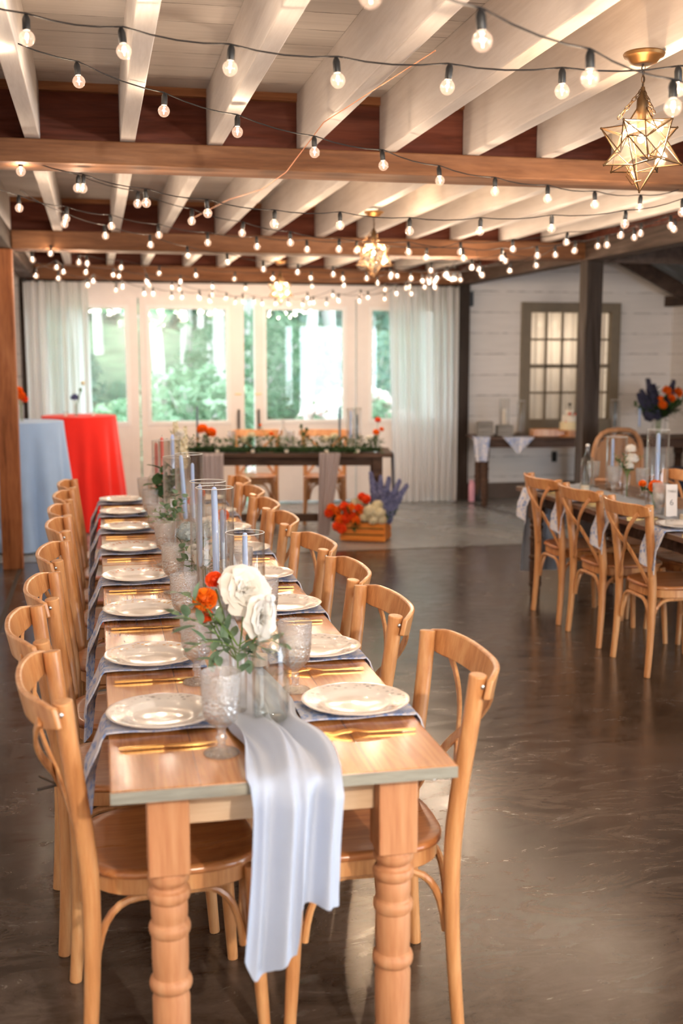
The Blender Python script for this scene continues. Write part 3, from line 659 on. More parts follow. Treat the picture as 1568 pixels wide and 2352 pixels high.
# ---------------------------------------------------------------- farm tables
def turned_leg(w=.088, h=.735):
    mb = MB(); a = w/2; mb.box(-a, a, -a, a, .545, h)
    pr = [(.0,.0),(.030,0),(.034,.03),(.034,.06),(.030,.075),(.040,.085),(.043,.095),(.043,.105),(.040,.115),(.037,.118),(.040,.14),(.041,.25),(.038,.262),(.038,.268),(.0445,.274),(.0465,.282),(.0465,.288),(.0445,.296),(.038,.302),(.038,.308),(.040,.33),(.040,.392),(.038,.398),(.0435,.402),(.0455,.410),(.0455,.416),(.0435,.423),(.038,.428),(.040,.445),(.040,.468),(.037,.473),(.037,.476),(.044,.480),(.0465,.487),(.0465,.495),(.044,.501),(.037,.505),(.036,.512),(.040,.517),(.0445,.523),(.0455,.530),(.0445,.538),(.040,.542),(.043,.548)]
    mb.lathe(pr, 32); return mb
def farm_table(x0, x1, y0, y1, label, name='farm_table', topmat='table_top', legm='table_leg', apm='apron', group=None, wood_axis='Y', edge=True, inset=.075, zt=.76):
    cx, cy = (x0+x1)/2, (y0+y1)/2; t = thing(name, label, 'table', (cx, cy, 0), 0, group); hx, hy = (x1-x0)/2, (y1-y0)/2
    MB().box(-hx, hx, -hy, hy, zt-.028, zt).build('tabletop', M[topmat], t, False, .003)
    if edge: MB().box(-hx+.0, hx-.0, -hy-.004, -hy+.01, zt-.027, zt-.002).build('weathered_edge', M['table_edge'], t, False, .001)
    lw = .088
    ly = hy-.045-lw/2; lx = hx-inset-lw/2
    for sx in (-1, 1):
        for sy in (-1, 1): turned_leg(lw, zt-.028).build('leg', M[legm], t, True, .003, (sx*lx, sy*ly, 0), 35)
    for sy in (-1, 1): MB().box(-lx+lw/2, lx-lw/2, sy*(ly-.01)-.012, sy*(ly-.01)+.012, zt-.118, zt-.028).build('apron', M[apm], t, False, .002)
    for sx in (-1, 1): MB().box(sx*(lx-.0)-.012, sx*(lx)+.012, -ly+lw/2, ly-lw/2, zt-.118, zt-.028).build('apron', M[apm], t, False, .002)
    return t
farm_table(.004, .742, 2.247, 4.795, 'long honey wood farm table set for dinner, nearer half with its turned legs in front')
farm_table(.004, .742, 4.805, 7.17, 'long honey wood farm table set for dinner, farther half ending before the couple\'s table')
farm_table(2.76, 3.54, 4.75, 7.20, 'dark wood guest table at the right edge, set with goblets and blue napkins', topmat='dark_table_y', legm='dark_table', apm='dark_table', edge=False)
# couple's table
def add_table(name, label, loc, rz, hx, hy, zt, legs=True):
    t = thing(name, label, 'table', loc, rz)
    MB().box(-hx, hx, -hy, hy, zt-.03, zt).build('tabletop', M['dark_table'], t, False, .003)
    lx, ly = hx-.13, hy-.08
    for sx in (-1, 1):
        for sy in (-1, 1): turned_leg(.088, zt-.03).build('leg', M['dark_table'], t, True, .003, (sx*lx, sy*ly, 0), 35)
        MB().box(sx*lx-.012, sx*lx+.012, -ly+.045, ly-.045, zt-.12, zt-.03).build('apron', M['dark_table'], t, False)
    for sy in (-1, 1): MB().box(-lx+.045, lx-.045, sy*ly-.012, sy*ly+.012, zt-.11, zt-.03).build('apron', M['dark_table'], t, False)
    return t
ct = add_table('sweetheart_table', 'dark wood couple\'s table with a green garland, in front of the barn doors', (1.70, 10.34, 0), SA, .97, .36, .76)
MB().box(-.84, .84, -.03, .03, .10, .17).build('stretcher', M['dark_table'], ct, False, .003)
sb = add_table('sideboard_table', 'dark wood side table against the white boarded wall, under the window', (4.745, 11.765, 0), R(-10), .74, .30, .755)
sb2 = add_table('sideboard_table', 'dark side table right of the post, carrying the tall orange and blue bouquet', (6.05, 11.45, 0), R(-4), .45, .28, .755)
# ---------------------------------------------------------------- place settings
def plate(mat):
    pr = [(0,.0),(.062,.0),(.066,.003),(.075,.004),(.082,.009),(.098,.015),(.128,.0205),(.1335,.0215),(.1345,.0235),(.132,.0245),(.126,.0235),(.098,.0185),(.086,.014),(.078,.0085),(.068,.0062),(.03,.0055),(0,.0055)]
    sc_ = lambda q, z: 1+(.010*abs(cos(q*6)) if z > .014 else 0)
    return MB().lathe(pr, 72, wob=sc_)
def napkin_mesh():
    """local: table edge at x=0, table inwards +x, drop on -x side; top surface z=0"""
    def fn(u, v):
        s_ = u*.545; w = .084
        y = (v-.5)*2*w
        if s_ < .28: x = .28-s_; z = .006+.0015*sin(x*40+v*5)
        elif s_ < .30: a = (s_-.28)/.02*pi/2; x = -.006*sin(a)-.001; z = .006*cos(a)
        else:
            d = s_-.30; d *= 1-.22*v; x = -.010-(.008+.10*d+.024*(.5+.5*sin(v*7.5+1.2+d*5)))*min(1, d*9); z = -d*.86
            y *= 1+.35*d
        return (x, y, z)
    return MB().sheet(fn, 44, 12, .004)
def knife_mesh(): 
    mb = MB(); mb.tube([(0,0,.003),(.03,0,.0035),(.09,0,.0035)], [.9,1.,.8], flat=(.010,.005), up=(0,1,0))
    mb.tube([(.09,0,.0035),(.11,0,.0035),(.16,.001,.003),(.205,.004,.002)], [.8,1.5,1.6,.4], flat=(.010,.0016), up=(0,1,0)); return mb
def fork_mesh():
    mb = MB(); mb.tube([(0,0,.003),(.05,0,.004),(.10,0,.0035),(.125,0,.0075),(.14,0,.008)], [1.,.85,.6,.8,1.6], flat=(.009,.003), up=(0,1,0))
    for k in range(4):
        y = (k-1.5)*.0055; mb.tube([(.138,y,.008),(.155,y,.0065),(.175,y,.0025),(.195,y,.004)], [1,1,.9,.5], flat=(.0028,.002), up=(0,1,0))
    mb.tube([(.135,-.009,.008),(.142,0,.0085),(.135,.009,.008)], 1, flat=(.006,.002), up=(1,0,0)); return mb
def goblet():
    g = thing('water_goblet', '', 'goblet')
    n = 28
    MB().lathe([(0,0),(.036,0),(.037,.003),(.033,.006),(.020,.009),(.009,.014),(.0075,.026),(.0115,.034),(.0085,.042),(.009,.052),(.016,.06),(.005,.062),(0,.062)], n).build('foot_and_stem', M['goblet'], g)
    MB().lathe([(.006,.058),(.020,.062)]+[(.032+.007*math.sqrt((z-.075)/.043), z) for z in [.075+.0043*k for k in range(11)]]+[(.0365,.118),(.034,.092),(.029,.077),(.018,.066),(0,.064)], 56, wob=lambda q, z: 1+(.035*cos(q*12+z*420)*cos(q*12-z*420) if .07 < z < .1185 else .02*cos(q*12))).build('bowl', M['goblet'], g)
    MB().lathe([(.039,.118),(.0405,.140),(.0415,.172),(.0405,.173),(.0385,.140),(.0365,.118)], n).build('rim_band', M['goblet_rim'], g)
    return g
plates = {}
for k in ('a', 'b', 'c'):
    o = plate(M['plate_'+k]).build('dinner_plate', M['plate_'+k]); tag(o, '', 'plate', 'floral dinner plates on the long table'); plates[k] = [o, False]
nap = tag(napkin_mesh().build('cloth_napkin', M['napkin']), '', 'napkin', 'blue floral napkins on the long table')
kn = tag(knife_mesh().build('dinner_knife', M['gold']), '', 'knife', 'gold knives on the long table'); fk = tag(fork_mesh().build('dinner_fork', M['gold']), '', 'fork', 'gold forks on the long table')
gb = goblet(); fl_ = {'n': 0, 'k': 0, 'f': 0, 'g': 0}
def putk(key, proto, loc, rz, label, group, scale=None):
    first = fl_[key] == 0; fl_[key] = 1; return place(proto, first, loc, rz, label, group, scale)
PL = [2.675, 3.212, 3.823, 4.424, 5.10, 5.72, 6.30, 6.84]; PR = [2.668, 3.203, 3.801, 4.36, 4.98, 5.60, 6.22, 6.80]
kind_l = 'cbbaaaaa'; kind_r = 'cccccccc'
T = .7605
for side, Ys in (('left', PL), ('right', PR)):
    for i, y in enumerate(Ys):
        s = 1 if side == 'left' else -1; ex = .004 if s > 0 else .742
        pos = 'nearest the camera' if i == 0 else 'at the far end' if i == 7 else ORD[i]+' from the near end'
        k = (kind_l if s > 0 else kind_r)[i]; pr = plates[k]
        place(pr[0], not pr[1], (ex+s*.131, y, T+.0075), i*.7, 'patterned-rim china plate, %s side of the long table, %s' % (side, pos), 'floral dinner plates on the long table'); pr[1] = True
        putk('n', nap, (ex, y-.005, T), 0 if s > 0 else pi, 'blue floral napkin over the %s table edge, %s' % (side, pos), 'blue floral napkins on the long table', (1, (1 if i % 2 else .95), [1.0,.9,1.06,.95,1.02,.92,1.05,.97][i]))
        # knife on the diner's right, fork on the left
        ny = y-.185 if s > 0 else y+.17; fy = y+.165 if s > 0 else y-.185
        if s > 0: putk('k', kn, (ex+s*.022, ny if s > 0 else fy+.375, T+.001), 0 if s > 0 else pi, 'gold knife by the %s plate, %s' % (side, pos), 'gold knives on the long table', (1.12,1.1,1.1))
        if s < 0: putk('f', fk, (ex+s*.028, fy if s < 0 else y+.165, T+.001), R(2) if s > 0 else pi-R(2), 'gold fork by the %s plate, %s' % (side, pos), 'gold forks on the long table', (1.12,1.2,1.2))
GL = [(.250,2.425),(.245,2.99),(.256,3.588),(.262,4.179),(.266,4.76),(.262,5.33),(.262,5.95),(.258,6.52)]; GR = [(.492,2.86),(.50,3.46),(.50,4.06),(.50,4.64),(.50,5.26),(.50,5.88),(.50,6.46),(.50,7.0)]
for side, G in (('left', GL), ('right', GR)):
    for i, (x, y) in enumerate(G):
        pos = 'nearest the camera' if i == 0 else 'at the far end' if i == 7 else ORD[i]+' from the near end'
        putk('g', gb, (x, y, T), i*.5, 'pressed-glass goblet, %s side of the long table, %s' % (side, pos), 'pressed-glass goblets on the long table', 1.06 if i else 1.09)
# right-hand table settings
RT = .7605
for i, y in enumerate((6.95, 6.38, 5.80, 5.20)):
    if i < 4:
        pos = ['at the far end', 'second from the far end', 'third from the far end', 'nearest the picture edge'][i]
        place(plates['c'][0], False, (2.76+.135, y, RT+.0075), i, 'white dinner plate on the right-hand table, near side, '+pos, 'plates on the right-hand table')
        putk('n', nap, (2.76, y, RT), 0, 'white and blue toile napkin hanging off the right-hand table, '+pos, 'napkins on the right-hand table', (1, 1.05, 1.0))
        putk('k', kn, (2.79, y-.19, RT+.001), 0, 'gold knife on the right-hand table, '+pos, 'gold knives on the right-hand table')
for i, (x, y, d) in enumerate([(3.215, 6.66, 'left of the white flower vase'), (3.04, 5.72, 'left of the table number card'), (3.33, 6.50, 'behind the orange marigold'), (3.22, 5.42, 'behind the table number card'), (3.24, 7.02, 'behind the clear bottle')]):
    putk('g', gb, (x, y, RT), i, 'pressed-glass goblet on the right-hand table, '+d, 'goblets on the right-hand table', 1.02)
# ---------------------------------------------------------------- runners
def runner(label, mat, zt=.7605):
    """the long chiffon strip: gathered down the middle of the table, loosely bunched at the near end, then falling in soft folds"""
    y0, y1, hl = 2.243, 7.17, .60
    def fold(u, k):  # uneven soft folds
        a = sin(2*pi*(2.15*u+.12*sin(5*u+k))+1.1+.5*k); b = sin(2*pi*4.3*u+2.0+k*1.3)
        return .60*math.copysign(abs(a)**.7, a)+.30*b+.10*sin(2*pi*7.1*u+k)
    def fn(v, u):
        tot = y1-y0; s_ = v*(tot+hl)
        if s_ <= tot:
            y = y1-s_; d = y-y0; far = max(0, min(1, (y-2.72)/.5)); far = far*far*(3-2*far)
            w = .195*(1-far)+.10*far; bunch = math.exp(-((d-.30)/.16)**2)
            cx_ = .383-.004*far+.012*sin(d*7)*(1-far)-.022*bunch
            w *= 1-.10*bunch+.05*sin(d*9+1)
            f = fold(u, 2.4*d if d < .7 else 1.7+.8*sin(d*2))
            lift = (.008+.024*math.exp(-((d-.22)/.17)**2))*min(1, d/.02+.35)*(1-.72*far)
            return (cx_+(u-.5)*w+.018*f*bunch+.010*sin(d*13)*math.exp(-((d-.3)/.2)**2), y, zt+.0015+lift*(1+f)*.62)
        q = (s_-tot)/hl
        H = (.425-.055*max(0, (u-.20)/.3)-.05*max(0, (.10-u)/.10)) if u < .52 else (.425-.055*1.06-.10*min(1, (u-.52)/.05)+.018*(u-.6))
        w = .195*(1+.04*q-.05*sin(pi*q)); f = fold(u, .6+1.3*q)
        e = min(1, q*9)
        y = y0-.006-(.004+.040*e)*(1+f)*.6-.010*q
        return (.384+(u-.5)*w-.014*q+.006*f*e, y, zt+.0015+(.008*.35+.024*.18)*(1+f)*.62*(1-e)-H*q)
    o = MB().sheet(fn, 340, 56, .0012).build('table_runner', mat, None, True, angle=80); return tag(o, label, 'table runner')
runner('pale lavender-grey chiffon runner trailing over the near end of the long table', M['runner'])
def drape(name, label, mat, lx, w_top, w_bot, length, seed, lean=0.):
    """runner across the couple's table falling down its front"""
    rnd = random.Random(seed); a = rnd.uniform(0, 6)
    def fn(v, u):
        f = sin(u*4.5*2*pi+a)+.3*sin(u*23+a)
        s_ = v*(.74+length)
        if s_ < .74: lxx = lx+(u-.5)*w_top; ly = .375-s_; z = .7625+.0035*(1+f/1.3)
        else:
            q = (s_-.74)/length; lxx = lx+(u-.5)*(w_top+(w_bot-w_top)*q)+lean*q; ly = -.372-.008*(1+f)-.02*q; z = .765-length*q
        return sw(lxx, ly, z)
    return tag(MB().sheet(fn, 70, 30, .0015).build(name, mat), label, 'table runner')
drape('table_runner', 'mauve gauze runner falling down the front of the couple\'s table, left one', M['runner_mauve'], -.64, .20, .20, .52, 3)
drape('table_runner', 'mauve gauze runner falling to the floor beside the flower crate', M['runner_mauve'], .41, .19, .10, .74, 5, -.06)
gr_ = thing('table_runner', 'grey-blue gauze cloth falling from the right end of the couple\'s table', 'table runner')
def gfn2(v, u):
    f = sin(u*20); p = sw(.985+.01*f+.02*v, -.10+(u-.5)*.26, .763-.58*v) if v > .02 else sw(.975, -.10+(u-.5)*.26, .765)
    return p
MB().sheet(gfn2, 30, 26, .0015).build('gauze', M['runner_grey'], gr_)
rr = MB(); 
def rfn(v, u):
    f = sin(u*22); 
    if v < .6: return (3.15+(u-.5)*.22, 7.2-.0-2.4*(v/.6), .7625+.003*(1+f))
    return (3.15+(u-.5)*.22, 4.8-.05, .76)
def rfn_h(v, u):
    f = sin(u*22); q = v; return (2.98+(u-.5)*.30+.01*sin(q*5), 7.205+.012*(1+f)+.02*q, .765-.60*q)
t = thing('table_runner', 'grey-blue chiffon runner along the right-hand table, hanging at its far end', 'table runner')
MB().sheet(rfn_h, 20, 30, .0015).build('hanging_end', M['runner_grey'], t)
MB().sheet(lambda v, u: (3.10+(u-.5)*.26, 7.2-2.4*v, .7622+.003*(1+sin(u*22+v*9))), 60, 26, .001).build('cloth_run', M['runner_grey'], t)
# ---------------------------------------------------------------- cocktail tables
def linen(name, label, mat, c, r, h, rb, seed, corners=0.):
    t = thing(name, label, 'cocktail table', c)
    rnd = random.Random(seed); a, b = rnd.uniform(0, 6), rnd.uniform(0, 6)
    mb = MB(); seg = 128; rows = 26; vs = []; fs = []
    for i in range(rows+1):
        q = i/rows
        for j in range(seg):
            th = 2*pi*j/seg
            f = .55*sin(th*13+a)+.3*sin(th*8+b)+.15*sin(th*21)
            rad = r+(rb-r)*q**1.1+.045*f*min(1, q*1.6)+.012*(1-abs(2*q-1))*sin(th*5)
            z = h-(h-.012)*q
            if i == 0: rad = r
            vs.append((rad*cos(th), rad*sin(th), z))
    for i in range(rows):
        for j in range(seg): fs.append((i*seg+j, (i+1)*seg+j, (i+1)*seg+(j+1) % seg, i*seg+(j+1) % seg))
    fs.append(tuple(range(seg)))
    mb.add(vs, fs).build('tablecloth', mat, t)
    MB().lathe([(0,0),(.2,0),(.2,.012),(.03,.03),(.03,h-.04),(r*.98,h-.04),(r*.985,h-.012),(0,h-.012)], 24).build('pedestal', M['black'], t)
    if corners:
        for k in range(4):
            th = pi/4+pi/2*k+R(20); mb = MB()
            def cf(u, v):
                w = .5*(1-v*.96); ang = th+(u-.5)*w*1.2; rad = rb*(.93+.1*v)+.03*sin(u*9); return (rad*cos(ang)+.02, rad*sin(ang), .30*(1-v)+.012)
            mb.sheet(cf, 14, 10, .002).build('cloth_corner', mat, t)
    return t
linen('cocktail_table', 'tall round cocktail table under a bright red-orange cloth', M['red_cloth'], (-.165, 11.02, 0), .345, 1.07, .43, 3)
linen('cocktail_table', 'tall round cocktail table under a powder blue cloth, behind the left timber post', M['blue_cloth'], (-.61, 10.02, 0), .33, 1.08, .42, 9, .1)
# ---------------------------------------------------------------- flowers
def rot_to(d):
    return Vector((0,0,1)).rotation_difference(Vector(d).normalized()).to_matrix().to_4x4()
def rose(mb, c, r, d=(0,0,1), n=5, layers=4, seed=0, open_=1.):
    """cupped overlapping petals with rolled, ruffled edges round a tight heart"""
    rnd = random.Random(seed); Mx = Matrix.Translation(c) @ rot_to(d); layers += 2
    for l in range(layers):
        t = l/(layers-1); k = 3+int(round(3*t)); 
        for i in range(k):
            a = 2*pi*i/k+l*1.1+rnd.uniform(-.2,.2); tilt = (.05+.95*t**1.2*open_)+rnd.uniform(-.12,.12); hh = r*(.95+.15*t)*rnd.uniform(.9,1.1); w = r*(.38+.50*t); ph_ = rnd.uniform(0, 6.28)
            base = r*(.03+.13*t)
            def pf(u, v):
                uu = (u-.5)*2; prof = (.45+.95*v-.40*v*v)*w*(1-.12*abs(uu)); 
                lean = tilt*(.35+.65*v); x = base+hh*v*sin(lean); z = hh*v*cos(lean)-r*.35
                roll = max(0, v-.72)/.28; x += .16*r*roll*roll*(.4+t); z -= .10*r*roll*roll*(.3+t)
                curl = .42*w*uu*uu*(1-.35*v); x -= curl
                x += .05*r*sin(uu*5+ph_)*v; z += .06*r*cos(uu*4+ph_)*v
                y = prof*uu*.95
                return Mx @ Vector((x*cos(a)-y*sin(a), x*sin(a)+y*cos(a), z))
            mb.sheet(pf, 7, 6)
    mb.add(*(lambda b: (b.v, b.f))(MB().ball(r*.16, (0,0,.12*r), 8, 6)), Mx); return mb
def puff(mb, c, r, seed=0, n=70, size=.42, d=(0,0,1)):
    """ruffled carnation / marigold head"""
    rnd = random.Random(seed); c = Vector(c)
    for i in range(n):
        z = 1-1.55*(i+.5)/n; q = i*2.39996; rr = math.sqrt(max(0, 1-z*z)); o = Vector((rr*cos(q), rr*sin(q), z*.8)); o = rot_to(d) @ o
        a = Vector((rnd.gauss(0,1), rnd.gauss(0,1), rnd.gauss(0,1))).cross(o).normalized(); b = o.cross(a).normalized(); s_ = r*size*rnd.uniform(.8,1.25)
        p0 = c+o*r*.25; p1 = c+o*r*.95
        mb.add([p0-a*s_*.3, p0+a*s_*.3, p1+a*s_*.7+b*s_*.25, p1+o*s_*.25, p1-a*s_*.7-b*s_*.2], [(0,1,2,3),(0,3,4)])
    mb.ball(r*.62, tuple(c), 10, 7); return mb
def florets(mb, c, r, n, size, seed=0, sz=1.):
    rnd = random.Random(seed); c = Vector(c)
    for i in range(n):
        z = 1-1.7*(i+.5)/n; q = i*2.39996; rr = math.sqrt(max(0, 1-z*z)); o = Vector((rr*cos(q), rr*sin(q), z))
        p = c+Vector((o.x*r, o.y*r, o.z*r*sz))*rnd.uniform(.88,1.06); Mx = rot_to(o+Vector((rnd.uniform(-.3,.3),)*3)); a0 = rnd.uniform(0, 1.5)
        for k in range(4):
            a = a0+k*pi/2; u = Mx @ Vector((cos(a), sin(a), .15)); w = Mx @ Vector((-sin(a), cos(a), .0))
            mb.add([p, p+u*size*.6+w*size*.45, p+u*size*1.1, p+u*size*.6-w*size*.45], [(0,1,2,3)])
    return mb
def leaf(mb, p, d, l, w, up=(0,0,1), curl=.15, round_=False):
    p = Vector(p); d = Vector(d).normalized(); s_ = d.cross(Vector(up)); s_ = s_.normalized() if s_.length > .01 else Vector((1,0,0)); n_ = s_.cross(d)
    prof = [(0,.08),(.2,.8),(.45,1.),(.7,.8 if not round_ else 1.),(.88,.42 if not round_ else .7),(1.,.02)]
    vs = []
    for t, k in prof:
        m = p+d*l*t-n_*curl*l*t*t; vs += [m-s_*w*k/2+n_*w*.12*k, m, m+s_*w*k/2+n_*w*.12*k]
    fs = []
    for i in range(5): fs += [(i*3,i*3+1,i*3+4,i*3+3), (i*3+1,i*3+2,i*3+5,i*3+4)]
    mb.add(vs, fs)
def sprig(ml, ms, a, b, n, l, w, seed=0, round_=False, sag=.02):
    rnd = random.Random(seed); a, b = Vector(a), Vector(b); pts = [a.lerp(b, i/8)+Vector((0,0,sag*sin(pi*i/8))) for i in range(9)]
    ms.tube(pts, [.0016-.0001*i for i in range(9)], 5)
    dr = (b-a).normalized()
    for i in range(n):
        t = .2+.8*i/max(1, n-1); p = a.lerp(b, t)+Vector((0,0,sag*sin(pi*t)))
        q = i*2.4+rnd.uniform(-.3,.3); side = Vector((cos(q), sin(q), rnd.uniform(-.2,.6))); side = (side-dr*side.dot(dr)); side = side.normalized() if side.length > .01 else Vector((1,0,0))
        leaf(ml, p, side*.8+dr*.6, l*rnd.uniform(.75,1.15), w*rnd.uniform(.8,1.1), (0,0,1), .15, round_)
    return ml
def spike(mb, a, b, r, n, seed=0, size=.010):
    rnd = random.Random(seed); a, b = Vector(a), Vector(b)
    ax = (b-a).normalized(); u = ax.cross(Vector((.3,.5,.1))).normalized(); w = ax.cross(u)
    for i in range(n):
        t = (i+.5)/n; p = a.lerp(b, t); rr = r*(1-.75*t)*rnd.uniform(.6,1.1); q = i*2.4; o = u*cos(q)+w*sin(q); c = p+o*rr; Mx = rot_to(o+ax*.2)
        for k in range(5):
            an = k*1.2566; uu = Mx @ Vector((cos(an), sin(an), .3)); ww = Mx @ Vector((-sin(an), cos(an), 0)); z = size*(1.1-.5*t)
            mb.add([c, c+uu*z*.6+ww*z*.5, c+uu*z*1.1, c+uu*z*.6-ww*z*.5], [(0,1,2,3)])
    return mb
def cyl_vase(name, label, loc, r, h, th=.0025, mat='glass', cat='vase', base=.006, seg=32, group=None):
    o = MB().lathe([(0,0),(r*.96,0),(r,.003),(r,h-.002),(r-th*.5,h),(r-th,h-.002),(r-th,base),(0,base)], seg).build(name, M[mat]); o.location = loc
    if mat == 'hurricane':
        MB().tube([((r-th*.5)*cos(2*pi*k/40), (r-th*.5)*sin(2*pi*k/40), h) for k in range(40)], .0016, 6, closed=True).build('polished_rim', M['rim'], o)
    return tag(o, label, cat, group)
def bottle(label, loc, water=.0, h=.31):
    t = thing('glass_bottle', label, 'bottle', loc)
    k = h/.31
    MB().lathe([(r, z*k) for r, z in [(0,0),(.040,0),(.044,.005),(.0445,.02),(.0445,.155),(.042,.175),(.034,.20),(.022,.228),(.0165,.25),(.015,.285),(.0175,.287),(.0175,.297),(.0145,.299),(.012,.297),(.012,.25),(.019,.226),(.031,.198),(.039,.172),(.0412,.155),(.0412,.02),(.038,.008),(0,.010)]], 36).build('bottle_body', M['glass'], t)
    if water: MB().lathe([(0,.011),(.038,.011),(.0405,.02),(.0405,water-.001),(.0395,water),(0,water)], 32).build('water', M['water'], t)
    MB().lathe([(0,.294*k),(.010,.294*k),(.013,.300*k),(.013,.306*k),(.008,.312*k),(0,.312*k)], 14).build('stopper', M['trim_paint'], t)
    w = MB(); 
    for s in (-1, 1): w.tube([(0,.0145*s,.309*k),(0,.019*s,.30*k),(.004,.0195*s,.275*k),(0,.0165*s,.262*k)], .0012, 5)
    w.tube([(-.0,-.0145,.309*k),(0,.0145,.309*k)], .0012, 5); w.build('wire_bail', M['steel'], t)
    return t
def taper(label, loc, l, mat='candle', lean=(0,0), r=.0108, group=None, holder=True, hh=.115):
    t = thing('taper_candle', label, 'candle', (loc[0], loc[1], loc[2]+hh), 0, group)
    pts = [(lean[0]*t_*l, lean[1]*t_*l, l*t_) for t_ in (0, .3, .6, .85, .955, .985, 1.)]
    MB().tube(pts, [r, r, r*.98, r*.95, r*.90, r*.70, r*.25], 12).build('wax', M[mat], t)
    e = pts[-1]; MB().tube([e, (e[0]+.001, e[1], e[2]+.012)], .0009, 5).build('wick', M['black'], t)
    if holder:
        o = MB().lathe([(0,0),(.030,0),(.031,.004),(.012,.010),(.006,.03),(.009,.045),(.006,.06),(.006,.085),(.013,.092),(.0145,hh+.012),(.0125,hh+.012),(.0112,hh-.001),(0,hh-.001)], 20).build('candle_holder', M['glass']); o.location = loc
        tag(o, 'glass candlestick under the '+label, 'candle holder', 'glass candlesticks')
    return t
T = .7625
bottle('clear swing-top water bottle on the lavender runner, nearest the camera', (.388, 2.60, T+.004), .125)
bottle('clear swing-top water bottle near the far end of the long table', (.315, 6.45, T), .20)
bottle('clear swing-top bottle at the far end of the right-hand table', (3.175, 6.98, T), .20, .29)
# hurricane sleeves with their tapers
for (x, y, r, h, lab) in [(.389, 3.88, .066, .425, 'tall clear glass hurricane sleeve round the longest blue candle, mid table'), (.385, 4.08, .066, .425, 'clear glass hurricane sleeve just behind the nearest tall one'), (.472, 3.72, .066, .290, 'short wide glass hurricane sleeve on the right, closest to the white rose'),
                          (.414, 5.30, .066, .42, 'tall clear glass hurricane sleeve halfway down the far table'), (.370, 5.50, .066, .39, 'glass hurricane sleeve left of the far tall one, before the red candles'), (.385, 6.28, .06, .42, 'glass hurricane sleeve near the far end round a blue candle'), (.335, 6.20, .05, .42, 'slim glass sleeve near the far end round red candles')]:
    cyl_vase('hurricane_glass', lab, (x, y, T), r, h, .003, 'hurricane', 'candle sleeve')
for (x, y, l, mat, lean, r, lab) in [(.389, 3.86, .315, 'candle', (-.01,0), .0115, 'tall powder blue taper candle in the nearest tall glass sleeve'), (.352, 4.08, .30, 'candle', (.015,0), .009, 'powder blue taper candle behind the nearest tall one, to its left'), (.472, 3.72, .175, 'candle', (0,0), .0095, 'short powder blue taper candle in the short glass sleeve'),
                             (.440, 4.12, .20, 'candle', (0,0), .009, 'thin powder blue taper candle behind the short glass sleeve'), (.395, 5.30, .30, 'candle', (-.06,0), .0105, 'slightly leaning powder blue taper candle in the far tall sleeve'), (.432, 5.32, .26, 'candle', (0,0), .009, 'powder blue taper candle right of the leaning one'),
                             (.317, 6.35, .28, 'candle_red', (0,0), .010, 'brick red taper candle near the far end, left one'), (.341, 6.20, .32, 'candle_red', (0,0), .010, 'brick red taper candle near the far end, right one'), (.403, 6.28, .33, 'candle', (0,0), .011, 'powder blue taper candle beside the red ones at the far end')]:
    taper(lab, (x, y, T), l, mat, lean, r)
# near bouquet: white roses, orange carnations and eucalyptus in a slim vase
cyl_vase('bud_vase', 'slim clear bud vase holding the white and orange bouquet', (.322, 2.70, T), .022, .17)
b = thing('rose_bouquet', 'bouquet of large white roses, orange blooms and eucalyptus in the nearest vase', 'flowers', (.322, 2.70, T+.01))
m = MB(); rose(m, (.020,.03,.292), .050, (.15,-.75,.45), 5, 5, 1, 1.05); m.build('white_rose', M['white_petal'], b)
m = MB(); rose(m, (.050,-.02,.232), .043, (.5,-.6,.1), 5, 4, 2, 1.0); m.build('white_rose', M['white_petal'], b)
m = MB(); puff(m, (-.075,.04,.272), .030, 3, 80, .5, (-.3,-.5,.7)); m.build('orange_carnation', M['orange_petal'], b)
m = MB(); puff(m, (-.048,.08,.312), .022, 4, 60, .5, (-.2,-.4,.8)); m.build('orange_carnation', M['red_orange_petal'], b)
m = MB(); puff(m, (-.070,.06,.225), .017, 5, 40, .5, (-.3,-.5,.5)); m.build('orange_carnation', M['red_orange_petal'], b)
st = MB()
for a in [(.02,.03,.25),(.05,-.01,.20),(-.07,.04,.25),(-.045,.07,.29),(-.06,.05,.21)]:
    st.tube([(0,.0,.01),(0,.005,.12),(a[0]*.5,a[1]*.5,a[2]*.7),(a[0],a[1],a[2])], .0022, 6)
lm = MB(); stm = MB()
for i, (a, e) in enumerate([((0,0,.14),(-.16,0,.25)), ((0,0,.15),(-.12,-.04,.17)), ((0,0,.15),(-.07,-.05,.13)), ((0,0,.15),(.07,-.05,.15)), ((0,0,.16),(-.05,.05,.20)), ((0,0,.14),(.02,-.06,.13)), ((0,0,.16),(.1,.0,.16)), ((0,0,.16),(-.13,.03,.29))]):
    sprig(lm, stm, a, e, 8, .046, .025, i)
leaf(lm, (-.10,.0,.225), (-.9,-.1,.35), .06, .030); leaf(lm, (-.10,.0,.215), (-.95,-.2,-.05), .065, .028); leaf(lm, (-.05,-.03,.16), (-.5,-.4,-.6), .05, .026)
lm.build('eucalyptus_sprigs', M['leaf'], b); st.build('stems', M['stem'], b); stm.build('twigs', M['stem'], b)
lm = MB(); stm = MB()
for i in range(5): sprig(lm, stm, (0,0,.14), (-.085-.01*i, .06, .235+.014*i), 16, .014, .004, 30+i)
lm.build('fine_greenery', M['leaf_mid'], b)
